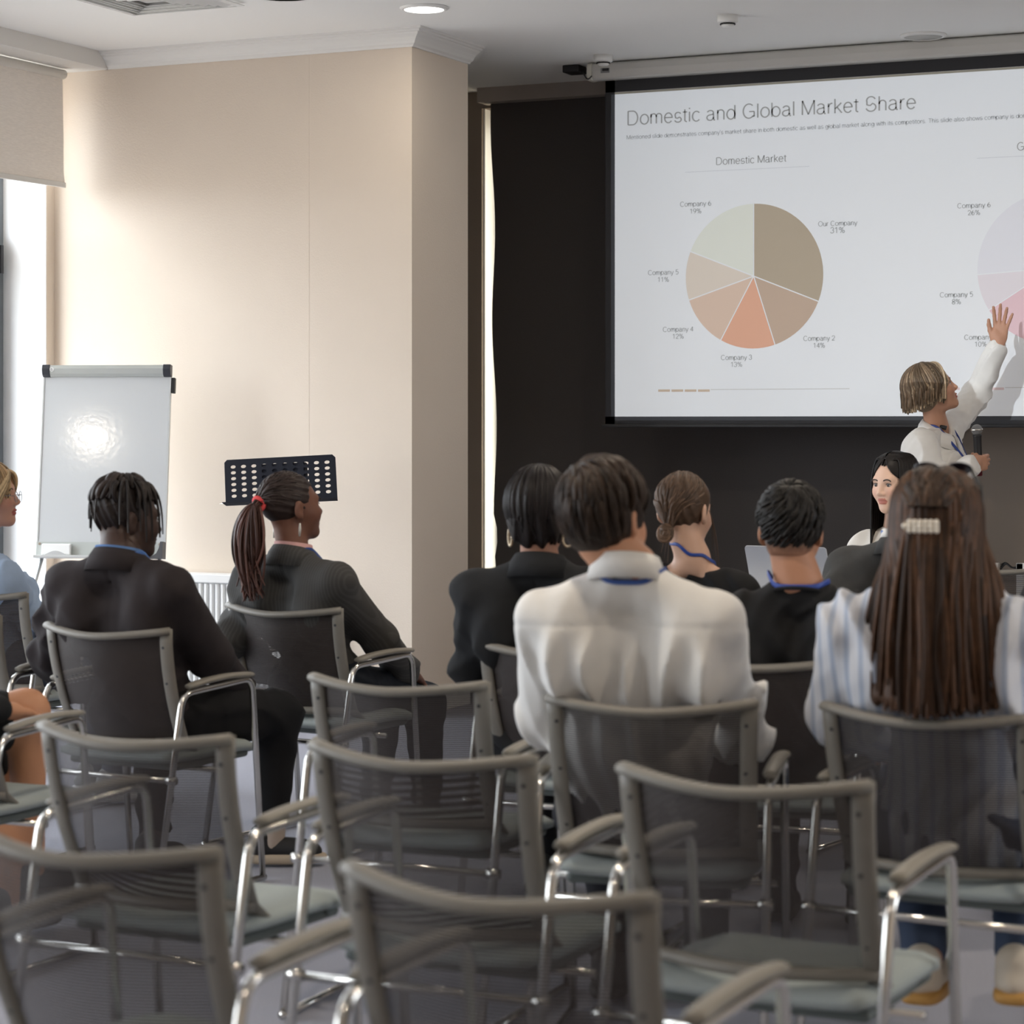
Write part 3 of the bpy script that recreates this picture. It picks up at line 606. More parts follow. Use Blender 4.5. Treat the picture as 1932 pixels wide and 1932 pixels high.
# ================================================================ music stand
tl, tr_, br, bl_ = PT(423, 868, 11.34), PT(632, 857, 11.18), PT(634, 946, 11.10), PT(426, 954, 11.26)
ux = (tr_-tl); wM = ux.length; ux.normalize(); uz = (bl_-tl); hM = uz.length; uz = -uz.normalized(); uy = ux.cross(uz)*-1.0; uy = uy if uy.y > 0 else -uy; uy.normalize()
ms = thing('music_stand', 'black music stand desk with rows of oval holes before the beige wall', 'music stand', ((tl+tr_)/2.0)); ms.location.z = 0
def MP(a, b, d=0.0): return tuple(tl+ux*a-uz*b+uy*d-ms.location)
bm = bmesh.new(); rx, rz_ = 0.0135, 0.0088
cell = []; nc = 10; pitch_x = wM*0.094; pitch_z = hM*0.128; x_first = wM*0.078; z_first = hM*0.16
# plate built as a grid of cells, each with an oval hole
def cellmesh(x0, x1, z0, z1, hole):
    rect = [(x0, z0), (x1, z0), (x1, z1), (x0, z1)]
    for d in (0.0, 0.004):
        if hole is None:
            vs = [bm.verts.new(MP(a, b, d)) for a, b in rect]; bm.faces.new(vs if d else vs[::-1])
        else:
            cx2, cz2 = hole; n = 16; inner = [(cx2+rx*math.cos(k*2*math.pi/n+math.pi/4), cz2+rz_*math.sin(k*2*math.pi/n+math.pi/4)) for k in range(n)]
            outer = []
            for k in range(n):
                a = k*2*math.pi/n+math.pi/4; c_, s_ = math.cos(a), math.sin(a); m_ = max(abs(c_), abs(s_)); tx = c_/m_; tz = s_/m_
                outer.append((cx2+(x1-cx2 if tx > 0 else cx2-x0)*tx, cz2+(z1-cz2 if tz > 0 else cz2-z0)*tz))
            vi = [bm.verts.new(MP(a, b, d)) for a, b in inner]; vo = [bm.verts.new(MP(a, b, d)) for a, b in outer]
            for k in range(n):
                f = [vi[k], vo[k], vo[(k+1) % n], vi[(k+1) % n]]; bm.faces.new(f if d else f[::-1])
xe = [0.0]+[x_first+pitch_x*(i-0.5) for i in range(nc)]+[x_first+pitch_x*(nc-0.5), wM]
ze = [0.0, z_first-pitch_z*0.5]+[z_first+pitch_z*(j+0.5) for j in range(6)]+[hM]
for j in range(len(ze)-1):
    for i in range(len(xe)-1):
        hole = (x_first+pitch_x*(i-1), z_first+pitch_z*(j-1)) if 1 <= i <= nc and 1 <= j <= 6 else None
        a0, a1 = xe[i], xe[i+1]
        if hole is None and (i == 0 or i == len(xe)-2) and j == 0:   # clipped upper corners
            q = 0.014
            for d in (0.0, 0.004):
                pts = [(a0+(q if i == 0 else 0), 0), (a1-(q if i else 0), 0), (a1, q if i else 0), (a1, ze[1]), (a0, ze[1]), (a0, 0 if i else q)]
                pl_ = []; [pl_.append(p_) for p_ in pts if p_ not in pl_]
                vs = [bm.verts.new(MP(a, b, d)) for a, b in pl_]; bm.faces.new(vs if d else vs[::-1])
        else: cellmesh(a0, a1, ze[j], ze[j+1], hole)
me = bpy.data.meshes.new('desk'); bm.to_mesh(me); bm.free(); me.materials.append(M_navy); do = bpy.data.objects.new('desk', me); link(do, ms)
g = G()
for (a, b, c2, d2) in ((0.0, wM, hM-0.012, hM),):
    V = [MP(x, z, y) for y in (-0.045, 0.006) for (x, z) in ((a, c2+0.008), (b, c2+0.008), (b, d2), (a, d2))]
    g.add(V, [(0,1,2,3),(4,7,6,5),(0,4,5,1),(1,5,6,2),(2,6,7,3),(3,7,4,0)])
g.mesh('lip', M_navy, ms, smooth=False)
V = [MP(x, z, y) for y in (0.006, 0.03) for (x, z) in ((wM*0.32, 0.03), (wM*0.73, 0.03), (wM*0.73, hM*0.9), (wM*0.32, hM*0.9))]
G().add(V, [(0,1,2,3),(4,7,6,5),(0,4,5,1),(1,5,6,2),(2,6,7,3),(3,7,4,0)]).mesh('back_plate', M_navy, ms, smooth=False)
G().tube([MP(-0.022, hM-0.004, -0.02), MP(0.03, hM-0.006, -0.02)], [0.001, 0.003], 8).mesh('page_retainer', M_chrome, ms)
cpos = Vector(MP(wM/2, hM*0.6, 0.04))
G().tube([cpos, (cpos.x, cpos.y+0.02, 0.35)], 0.011, 12).tube([(cpos.x, cpos.y+0.02, 0.6), (cpos.x, cpos.y+0.02, 0.1)], 0.014, 12).mesh('pole', M_navy, ms)
for k in range(3):
    a = k*2*math.pi/3+0.5
    G().tube([(cpos.x, cpos.y+0.02, 0.18), (cpos.x+0.27*math.cos(a), cpos.y+0.02+0.27*math.sin(a), 0.008)], 0.008, 8).mesh('leg', M_navy, ms)
# ================================================================ chairs
def make_chair(label, loc, rz, group):
    r = thing('conference_chair', label, 'chair', loc, rz, group)
    HW = 0.235; top = 0.83; bot = 0.475
    def arc(u): return 0.072*abs(u)**1.8                      # plan curve: wraps forward at the sides
    def prof(z):                                      # side profile (forward offset) of the back
        t = (top-z)/(top-bot); return 0.105*max(0, t)**1.7
    def width(z): t = (top-z)/(top-bot); return HW-0.014*t
    # top rail
    us = np.linspace(-1, 1, 17); P = [(u*HW, arc(u), top-0.020*(1-abs(u)**1.6)-0.004) for u in us]
    G().tube(P, 0.0125, 10, flat=(0.95, 1.5), up=(0, 0, 1)).mesh('top_rail', M_chair, r)
    P = [(u*width(bot), arc(u)+prof(bot), bot) for u in us]
    G().tube(P, 0.013, 10, flat=(1.0, 1.2), up=(0, 0, 1)).mesh('lower_rail', M_chair, r)
    for s in (-1, 1):
        zs = list(np.linspace(top+0.002, bot, 9)); P = [(s*(width(z)-0.012), arc(1)*0.97+prof(z), z) for z in zs]
        P += [(s*(width(bot)-0.014), arc(1)+prof(bot)+0.05, bot-0.035), (s*(width(bot)-0.014), arc(1)+prof(bot)+0.12, bot-0.045)]
        so = G().tube(P, 0.0165, 12, flat=(1.25, 0.62), up=(s*0.95, 0.30, 0)).mesh('side_rail', M_chair, r)
        for zz in (0.775, 0.665, 0.53):
            y_ = arc(1)*0.97+prof(zz)-0.0105
            G().lathe([(0.0045, -0.0015), (0.0045, 0.003)], 10, (s*(width(zz)-0.014)-s*0.003, y_, zz), 'Y').mesh('screw', M_black, so, smooth=False)
        # chrome loop: rear leg, arm support, front leg, floor runner
        X = s*0.262
        P = round_path([(X, -0.03, 0.014), (X, 0.10, 0.635), (X, 0.46, 0.650), (X, 0.52, 0.014)], 0.045)
        lo = G().tube(P, 0.0105, 10).mesh('leg_loop', M_chrome, r)
        G().tube([(X, -0.04, 0.012), (X, 0.53, 0.012)], 0.0105, 10).mesh('runner', M_chrome, lo)
        G().lathe([(0.013, -0.016), (0.014, 0.0), (0.013, 0.016)], 10, (X, 0.045, 0.38), 'X').mesh('joint_knob', M_chrome, lo)
        P = smooth_path([(X, 0.13, 0.655), (X, 0.22, 0.664), (X, 0.34, 0.668), (X, 0.455, 0.662)], 4)
        G().tube(P, [0.012]+[0.0155]*(len(P)-2)+[0.013], 12, flat=(0.62, 1.25), up=(0, 0, 1)).mesh('arm_pad', M_arm, r)
    # net back
    nu, nz2 = 16, 14; V = []; Fa = []; UV = []
    for j in range(nz2+1):
        z = bot+(top-0.012-bot)*j/nz2
        for i in range(nu+1):
            u = -1+2*i/nu; V.append((u*(width(z)-0.022), arc(u)+prof(z)+0.004, z-(0.020*(1-abs(u)**1.6) if j == nz2 else 0))); UV.append((i/nu, j/nz2))
    for j in range(nz2):
        for i in range(nu): a = j*(nu+1)+i; Fa.append((a, a+1, a+nu+2, a+nu+1))
    no = G().add(V, Fa).mesh('net_back', M_net, r); me_ = no.data; uvl = me_.uv_layers.new(name='UVMap')
    for li in range(len(me_.loops)): uvl.data[li].uv = UV[me_.loops[li].vertex_index]
    # seat: upholstered pad with waterfall front, shell under it
    nx, ny = 14, 14; V = []; Fa = []
    def seatz(a, b): return 0.472-0.020*max(0, b-0.6)**2*6-0.012*(1-abs(a)**3)*(1-abs(b-0.45))-0.006
    for side in (1, 0):
        for j in range(ny+1):
            for i in range(nx+1):
                a = -1+2*i/nx; b = j/ny; wv = 0.232*(1-0.10*(abs(b-0.5)*2)**4); e_ = max(abs(a), abs(2*b-1))**8
                z = seatz(a, b)-0.022*e_ if side else seatz(a, b)-0.052+0.014*e_
                V.append((a*wv, 0.10+0.46*b, z))
    N = (nx+1)*(ny+1)
    for j in range(ny):
        for i in range(nx):
            q = j*(nx+1)+i; Fa.append((q, q+1, q+nx+2, q+nx+1)); Fa.append((N+q, N+q+nx+1, N+q+nx+2, N+q+1))
    bd = [i for i in range(nx+1)]+[j*(nx+1)+nx for j in range(1, ny+1)]+[ny*(nx+1)+i for i in range(nx-1, -1, -1)]+[j*(nx+1) for j in range(ny-1, 0, -1)]
    for k in range(len(bd)): a, b = bd[k], bd[(k+1) % len(bd)]; Fa.append((a, N+a, N+b, b))
    G().add(V, Fa).mesh('seat', M_seat, r)
    G().box((-0.21, 0.14, 0.392), (0.21, 0.52, 0.418)).mesh('seat_shell', M_seatb, r, smooth=False, bevel=0.012)
    for yy in (0.045, 0.30):
        G().tube([(-0.262, yy, 0.38), (0.262, yy, 0.38)], 0.009, 8).mesh('crossbar', M_chrome, r)
    return r
def copy_tree(o, parent=None):
    c = o.copy(); C.objects.link(c)
    if parent is not None: c.parent = parent
    for ch in list(o.children): copy_tree(ch, c)
    return c
GRP = 'grey conference chairs with black net backs'
CH = {}
chair0 = None
def chair(key, c0, c1, th, label, scale=1.0):
    """c0, c1: pixel positions of the upper left and right back corners"""
    global chair0
    pxm, pym = (c0[0]+c1[0])/2, (c0[1]+c1[1])/2
    p = PZ(pxm, pym, 0.84); th = math.radians(th)
    loc = Vector((p.x+math.sin(th)*0.05, p.y-math.cos(th)*0.05, 0))
    if chair0 is None: r = make_chair(label, loc, th, GRP); chair0 = r
    else: r = copy_tree(chair0); r.location = loc; r.rotation_euler = (0, 0, th); r['label'] = label
    CH[key] = (loc, th, r); return r
def chair_at(key, loc, th, label):
    r = copy_tree(chair0); r.location = loc; r.rotation_euler = (0, 0, math.radians(th)); r['label'] = label
    CH[key] = (Vector(loc), math.radians(th), r); return r
chair('A', (632, 1620), (1213, 1680), -3, 'empty conference chair closest to the viewer, in the middle of the picture')
chair('B', (-110, 1545), (412, 1595), -3, 'empty conference chair in the lower left corner, cut off by the picture edge')
chair('C', (1160, 1435), (1628, 1470), -2, 'empty conference chair behind the man in white, grey-green seat showing at its right')
chair('D', (588, 1393), (985, 1420), 0, 'empty conference chair in the second empty row, middle of the picture')
chair('E', (65, 1355), (420, 1385), -3, 'empty conference chair directly behind the man with short dreadlocks')
chair('F', (585, 1268), (905, 1282), 2, 'most distant of the empty conference chairs, below the corner of the beige wall')
chair('G', (422, 1132), (637, 1146), -6, 'conference chair under the woman with the long dark ponytail')
chair('H', (78, 1170), (312, 1184), -4, 'conference chair under the man with short dreadlocks')
chair('I', (-165, 1108), (62, 1115), -3, 'conference chair under the blonde woman at the left edge')
chair('J', (-240, 1148), (8, 1157), -2, 'conference chair at the left edge of which only a side rail shows')
chair('K', (910, 1205), (1180, 1218), 0, 'conference chair under the woman with hoop earrings and black blazer')
chair('L', (1052, 1312), (1400, 1312), 13, 'conference chair under the man in the white shirt')
chair('M', (1300, 1232), (1556, 1236), 8, 'conference chair under the man in the black T-shirt')
chair('N', (1558, 1322), (1925, 1342), -4, 'conference chair under the woman with long brown hair and a pearl clip')
chair('Q', (-330, 1232), (-20, 1246), 0, 'conference chair under the bare-legged person at the left edge')
chair0 = CH['A'][2]
# ================================================================ people: implicit surfaces turned into meshes
def A3(v): return np.array(v, dtype=np.float64)
def rotm(yaw=0.0, pitch=0.0, roll=0.0):
    """yaw: turn right (clockwise from above), pitch: look up, roll: tilt to the right; degrees"""
    y, p, r = (math.radians(a) for a in (yaw, pitch, roll))
    Rz = A3([[math.cos(-y), -math.sin(-y), 0], [math.sin(-y), math.cos(-y), 0], [0, 0, 1]])
    Rx = A3([[1, 0, 0], [0, math.cos(p), -math.sin(p)], [0, math.sin(p), math.cos(p)]])
    Ry = A3([[math.cos(r), 0, math.sin(r)], [0, 1, 0], [-math.sin(r), 0, math.cos(r)]])
    return Rz@Rx@Ry
class Cone:                                          # tapered capsule, optionally squashed along an axis
    def __init__(s, a, b, ra, rb, k=0.03, sub=False):
        s.a, s.b, s.ra, s.rb, s.k, s.sub = A3(a), A3(b), ra, rb, k, sub
        m = max(ra, rb); s.lo = np.minimum(s.a, s.b)-m; s.hi = np.maximum(s.a, s.b)+m
    def f(s, X, Y, Z):
        d = s.b-s.a; L = d.dot(d)+1e-12; x, y, z = X-s.a[0], Y-s.a[1], Z-s.a[2]
        t = np.clip((x*d[0]+y*d[1]+z*d[2])/L, 0, 1)
        return np.sqrt((x-t*d[0])**2+(y-t*d[1])**2+(z-t*d[2])**2)-(s.ra+(s.rb-s.ra)*t)
class Ell:
    def __init__(s, c, r, R=None, k=0.03, sub=False, pw=2.0):
        s.c, s.r, s.k, s.sub, s.pw = A3(c), A3(r), k, sub, pw; s.R = np.eye(3) if R is None else R
        e_ = np.sqrt(((s.R*s.r)**2).sum(1)) if pw == 2 else np.abs(s.R)@s.r; s.lo = s.c-e_; s.hi = s.c+e_
    def f(s, X, Y, Z):
        x, y, z = X-s.c[0], Y-s.c[1], Z-s.c[2]; R = s.R
        u = (R[0,0]*x+R[1,0]*y+R[2,0]*z)/s.r[0]; v = (R[0,1]*x+R[1,1]*y+R[2,1]*z)/s.r[1]; w = (R[0,2]*x+R[1,2]*y+R[2,2]*z)/s.r[2]
        if s.pw != 2:
            q = (np.abs(u)**s.pw+np.abs(v)**s.pw+np.abs(w)**s.pw)**(1/s.pw); return (q-1)*s.r.min()
        k0 = np.sqrt(u*u+v*v+w*w); k1 = np.sqrt((u/s.r[0])**2+(v/s.r[1])**2+(w/s.r[2])**2)
        return k0*(k0-1)/np.maximum(k1, 1e-6)
def xf(prims, R, t):                                 # move primitives by rotation and shift
    out = []
    for p in prims:
        if isinstance(p, Cone): out.append(Cone(R@p.a+t, R@p.b+t, p.ra, p.rb, p.k, p.sub))
        else: out.append(Ell(R@p.c+t, p.r, R@p.R, p.k, p.sub, p.pw))
    return out
def ev(prims, X, Y, Z):
    F = None
    for p in prims:
        d = p.f(X, Y, Z)
        if F is None: F = d; continue
        if p.sub: d = -d; h = np.clip(0.5-0.5*(d-F)/p.k*-1, 0, 1); F = np.maximum(F, d)+0.25*np.maximum(p.k-np.abs(F-d), 0)**2/p.k
        else: F = np.minimum(F, d)-0.25*np.maximum(p.k-np.abs(F-d), 0)**2/p.k
    return F
def surf(prims, h, disp=None, cut=None, lo=None, hi=None, pad=0.03):
    """mesh of the zero surface by surface nets; returns vertices, quads"""
    plo = np.min([p.lo for p in prims if not p.sub], axis=0)-pad; phi = np.max([p.hi for p in prims if not p.sub], axis=0)+pad
    if lo is not None: plo = np.maximum(plo, lo)
    if hi is not None: phi = np.minimum(phi, hi)
    n = np.maximum(((phi-plo)/h).astype(int)+2, 3)
    xs, ys, zs = (plo[i]+h*np.arange(n[i]) for i in range(3))
    xs, ys, zs = xs.astype(np.float32), ys.astype(np.float32), zs.astype(np.float32)
    F = np.full(tuple(n), 0.2, dtype=np.float32)
    for p in prims:
        m = p.k+2.5*h+0.012
        i0 = np.maximum(((p.lo-m-plo)/h).astype(int), 0); i1 = np.minimum(((p.hi+m-plo)/h).astype(int)+2, n)
        if np.any(i1 <= i0): continue
        sl = tuple(slice(a, b) for a, b in zip(i0, i1))
        d = p.f(xs[sl[0]][:, None, None], ys[sl[1]][None, :, None], zs[sl[2]][None, None, :]).astype(np.float32); Q = F[sl]
        if p.sub: d = -d; F[sl] = np.maximum(Q, d)+0.25*np.maximum(p.k-np.abs(Q-d), 0)**2/p.k
        else: F[sl] = np.minimum(Q, d)-0.25*np.maximum(p.k-np.abs(Q-d), 0)**2/p.k
    if disp is not None or cut is not None:
        X, Y, Z = xs[:, None, None], ys[None, :, None], zs[None, None, :]
        if disp is not None:
            ii = np.nonzero(np.abs(F) < 0.05); F[ii] += disp(xs[ii[0]], ys[ii[1]], zs[ii[2]])
        if cut is not None: F = np.maximum(F, cut(X, Y, Z)).astype(np.float32)
    F[0] = F[-1] = 0.1; F[:, 0] = F[:, -1] = 0.1; F[:, :, 0] = F[:, :, -1] = 0.1
    S = F < 0
    c = np.zeros(tuple(n-1), dtype=np.int8)
    for a in (0, 1):
        for b in (0, 1):
            for e_ in (0, 1): c += S[a:n[0]-1+a, b:n[1]-1+b, e_:n[2]-1+e_]
    act = (c > 0) & (c < 8); ix = np.argwhere(act); idx = np.full(tuple(n-1), -1, dtype=np.int32); idx[act] = np.arange(len(ix))
    acc = np.zeros((len(ix), 3)); cnt = np.zeros(len(ix)); I, J, K = ix.T
    for ax in range(3):
        o = [(0, 0), (0, 1), (1, 0), (1, 1)]
        for (a, b) in o:
            off = [0, 0, 0]; oth = [q for q in range(3) if q != ax]; off[oth[0]] = a; off[oth[1]] = b
            f0 = F[I+off[0], J+off[1], K+off[2]]; e2 = list(off); e2[ax] = 1; f1 = F[I+e2[0], J+e2[1], K+e2[2]]
            m = (f0 < 0) != (f1 < 0); t = np.zeros(len(f0)); t[m] = f0[m]/(f0[m]-f1[m])
            P = np.tile(np.array(off, dtype=float), (len(f0), 1)); P[:, ax] = t
            acc[m] += P[m]; cnt[m] += 1
    V = plo+h*(ix+acc/np.maximum(cnt, 1)[:, None]); Q = []
    for ax in range(3):
        sl0 = [slice(None)]*3; sl1 = [slice(None)]*3; sl0[ax] = slice(0, -1); sl1[ax] = slice(1, None)
        A_, B_ = S[tuple(sl0)], S[tuple(sl1)]; e_ = np.argwhere(A_ != B_); o1, o2 = [(1, 2), (2, 0), (0, 1)][ax]
        ok = (e_[:, o1] > 0) & (e_[:, o2] > 0); e_ = e_[ok]
        def cell(d1, d2): q = e_.copy(); q[:, o1] -= d1; q[:, o2] -= d2; return idx[q[:, 0], q[:, 1], q[:, 2]]
        q = np.stack([cell(1, 1), cell(0, 1), cell(0, 0), cell(1, 0)], 1)
        ins = A_[e_[:, 0], e_[:, 1], e_[:, 2]]; q[~ins] = q[~ins][:, ::-1]; Q.append(q)
    Q = np.concatenate(Q); Q = Q[(Q >= 0).all(1)]
    return V, Q
def qmesh(name, parts, m, parent, tint=False, label=None):
    """parts: list of (V, Q, tint or None); fast quad mesh"""
    n = 0; Vs, Qs, Ts = [], [], []
    for V, Q, T in parts:
        Vs.append(V); Qs.append(np.asarray(Q)+n); n += len(V)
        Ts.append(np.tile(A3(T), (len(V), 1)) if T is not None and np.ndim(T) == 1 else (T if T is not None else np.ones((len(V), 3))))
    V = np.concatenate(Vs); Q = np.concatenate(Qs); me = bpy.data.meshes.new(name)
    me.vertices.add(len(V)); me.vertices.foreach_set('co', V.astype(np.float32).ravel())
    me.loops.add(Q.size); me.loops.foreach_set('vertex_index', Q.astype(np.int32).ravel())
    me.polygons.add(len(Q)); me.polygons.foreach_set('loop_start', np.arange(0, Q.size, 4, dtype=np.int32))
    me.polygons.foreach_set('loop_total', np.full(len(Q), 4, dtype=np.int32))
    me.update(); me.validate(); me.polygons.foreach_set('use_smooth', [True]*len(me.polygons))
    if tint:
        T4 = np.ones((len(V), 4), dtype=np.float32); T4[:, :3] = np.concatenate(Ts)
        a = me.color_attributes.new('tint', 'FLOAT_COLOR', 'POINT'); a.data.foreach_set('color', T4.ravel())
    me.materials.append(m); o = bpy.data.objects.new(name, me); link(o, parent)
    if label: o['label'] = label
    return o
def tubes(paths, radii, n=5, tints=None, flat=None):
    """many tubes (same number of points each): paths (M,K,3) radii (M,K)"""
    P = np.asarray(paths, float); M, K, _ = P.shape; R = np.asarray(radii, float)
    T = np.gradient(P, axis=1); T /= np.maximum(np.linalg.norm(T, axis=2, keepdims=True), 1e-9)
    a = np.zeros_like(P); a[..., 0] = 0.3; a[..., 1] = 0.9; a[..., 2] = 0.2
    a -= T*(a*T).sum(2, keepdims=True); a /= np.maximum(np.linalg.norm(a, axis=2, keepdims=True), 1e-9); b = np.cross(T, a)
    ang = np.linspace(0, 2*np.pi, n, endpoint=False)
    V = P[:, :, None, :]+R[:, :, None, None]*(np.cos(ang)[None, None, :, None]*a[:, :, None, :]+np.sin(ang)[None, None, :, None]*b[:, :, None, :])
    V = V.reshape(-1, 3); m_, k_, j_ = np.meshgrid(np.arange(M), np.arange(K-1), np.arange(n), indexing='ij')
    base = m_*K*n+k_*n; Q = np.stack([base+j_, base+(j_+1) % n, base+n+(j_+1) % n, base+n+j_], -1).reshape(-1, 4)
    tt = None if tints is None else np.repeat(np.asarray(tints), K*n, axis=0)
    return V, Q, tt
rng = np.random.default_rng(11)
# ---- materials of people
M_skin = mat('skin', (0.5, 0.3, 0.2), 0.5, tint=True, bump=0.05, bscale=200, spec=0.35)
M_hair = mat('hair', (0.1, 0.1, 0.1), 0.48, tint=True, var=0.18, vscale=60, spec=0.25)
def cloth(name, col, var=0.05, bump=0.12, bscale=500, sheen=0.0, rough=0.85, wr=0.35, ws=8.0): return mat(name, col, rough, var=var, vscale=25, bump=bump, bscale=bscale, sheen=sheen, spec=0.25, wrinkle=wr, wscale=ws)
SK_PALE = (0.62, 0.36, 0.25); SK_TAN = (0.50, 0.255, 0.155); SK_BROWN = (0.17, 0.075, 0.045); SK_DARK = (0.060, 0.034, 0.026)
SK_ASIA = (0.70, 0.47, 0.36)
# ---- head
def head_prims(neck=None, ears=True, jaw=1.0, fine=True):
    p = [Ell((0, -0.012, 0.036), (0.073, 0.094, 0.087), k=0.02), Ell((0, 0.034, -0.008), (0.062*jaw, 0.060, 0.085), k=0.03),
         Ell((0, 0.044, -0.068), (0.046*jaw, 0.046, 0.042), k=0.03), Ell((0, 0.077, -0.092), (0.022*jaw, 0.018, 0.018), k=0.025),
         Ell((-0.034, 0.062, -0.024), (0.026, 0.028, 0.026), k=0.03), Ell((0.034, 0.062, -0.024), (0.026, 0.028, 0.026), k=0.03),
         Cone((-0.034, 0.078, 0.027), (0.034, 0.078, 0.027), 0.012, 0.012, k=0.02)]
    if fine:
        p += [Ell((-0.031, 0.101, 0.008), (0.016, 0.014, 0.011), k=0.012, sub=True), Ell((0.031, 0.101, 0.008), (0.016, 0.014, 0.011), k=0.012, sub=True),
              Cone((0, 0.088, 0.014), (0, 0.109, -0.022), 0.007, 0.010, k=0.014), Ell((-0.011, 0.100, -0.028), (0.008, 0.011, 0.007), k=0.008), Ell((0.011, 0.100, -0.028), (0.008, 0.011, 0.007), k=0.008),
              Ell((0, 0.090, -0.052), (0.022, 0.014, 0.0065), k=0.006), Ell((0, 0.089, -0.0635), (0.018, 0.013, 0.007), k=0.006), Ell((0, 0.106, -0.0575), (0.02, 0.010, 0.0016), k=0.003, sub=True)]
    if ears:
        for s in (-1, 1):
            R = rotm(yaw=-s*18, pitch=-8)
            p += [Ell((s*0.079, -0.010, 0.000), (0.008, 0.019, 0.031), R=R, k=0.01), Ell((s*0.074, -0.004, -0.024), (0.009, 0.011, 0.012), R=R, k=0.008), Ell((s*0.087, 0.000, 0.000), (0.007, 0.009, 0.014), R=R, k=0.006, sub=True)]
    return p
def head_tint(V, R, c, skin, lips=None, brow=None, stub=None):
    L = (V-c)@R; T = np.tile(A3(skin), (len(V), 1))
    if lips is not None:
        m = (np.abs(L[:, 0]) < 0.023*(1-0.25*np.abs((L[:, 2]+0.058)/0.012))) & (L[:, 2] < -0.046) & (L[:, 2] > -0.071) & (L[:, 1] > 0.085); T[m] = lips
    ck = np.exp(-(((np.abs(L[:, 0])-0.042)/0.02)**2+((L[:, 2]+0.025)/0.022)**2))*(L[:, 1] > 0.04); T = T*(1-ck[:, None]*A3([0.0, 0.13, 0.13]))
    return T
# ---- hands: local frame, fingers along +y, palm faces -z, thumb on +x side (right hand palm down: thumb at -x) mirrored by s
def hand_prims(s=1, curl=25, spread=8, thumb=(38, 10), grip=False, sc=1.0):
    p = [Ell((0, 0.048, 0), (0.039, 0.050, 0.0145), k=0.012, pw=3.0), Ell((s*0.024, 0.030, -0.010), (0.016, 0.030, 0.014), k=0.015), Cone((0, -0.02, 0), (0, 0.02, 0), 0.025, 0.026, k=0.02)]
    L = [(0.043, 0.026, 0.021), (0.047, 0.030, 0.023), (0.044, 0.028, 0.022), (0.034, 0.021, 0.019)]
    for i in range(4):
        x = s*(0.029-0.0195*i); base = A3([x, 0.090-(0.004 if i in (0, 2) else 0)-(0.012 if i == 3 else 0), 0]); a = math.radians(spread*(1.4-i)*s); cu = curl if np.ndim(curl) == 0 else curl[i]
        pos = base; ang = math.radians(cu*0.45); r = [0.0098, 0.0090, 0.0082, 0.0070]
        if i == 3: r = [q*0.88 for q in r]
        for j in range(3):
            dr = A3([math.sin(a)*math.cos(ang), math.cos(a)*math.cos(ang), -math.sin(ang)]); nx_ = pos+dr*L[i][j]
            p.append(Cone(pos, nx_, r[j], r[j+1], k=0.004)); pos = nx_; ang += math.radians(cu*(1.25 if j == 0 else 0.9))
    tb = A3([s*0.030, 0.022, -0.008]); t1, t2 = (math.radians(q) for q in thumb); pos = tb
    for j, (l, ra, rb) in enumerate(((0.036, 0.014, 0.0115), (0.030, 0.0115, 0.010), (0.026, 0.010, 0.008))):
        q1 = t1*(1-0.35*j); dr = A3([s*math.sin(q1)*math.cos(t2), math.cos(q1)*math.cos(t2), -math.sin(t2)]); nx_ = pos+dr*l
        p.append(Cone(pos, nx_, ra, rb, k=0.006)); pos = nx_; t2 += math.radians(12 if not grip else 25)
    if sc != 1.0: p = [Cone(q.a*sc, q.b*sc, q.ra*sc, q.rb*sc, q.k*sc, q.sub) if isinstance(q, Cone) else Ell(q.c*sc, q.r*sc, q.R, q.k*sc, q.sub, q.pw) for q in p]
    return p
def frame(fwd, up):                                  # rotation with +y -> fwd and +z -> about up
    f = A3(fwd); f /= np.linalg.norm(f); u = A3(up); u = u-f*u.dot(f); u /= np.linalg.norm(u); r = np.cross(f, u); return np.stack([r, f, u], 1)
# ---- skeleton (local: x right, y forward, z up)
def seated(nb=(0, 0, 1.06), w=0.175, fem=False, lean=0.0, sd=0.105):
    nb = A3(nb); J = dict(nb=nb, shL=nb+A3([-w, 0.0, -sd]), shR=nb+A3([w, 0.0, -sd]), pel=A3([0, 0.02, 0.55]))
    J['hipL'] = A3([-0.09, 0.05, 0.535]); J['hipR'] = A3([0.09, 0.05, 0.535])
    J['kneeL'] = A3([-0.13, 0.47, 0.535]); J['kneeR'] = A3([0.13, 0.47, 0.535]); J['ankL'] = A3([-0.12, 0.44, 0.10]); J['ankR'] = A3([0.12, 0.44, 0.10])
    for s, q in ((-1, 'L'), (1, 'R')):
        J['el'+q] = J['sh'+q]+A3([s*0.045, 0.02, -0.27]); J['wr'+q] = A3([s*0.10, 0.27, 0.655])
    J['w'] = w; J['fem'] = fem; J['toeL'] = None; J['toeR'] = None
    return J
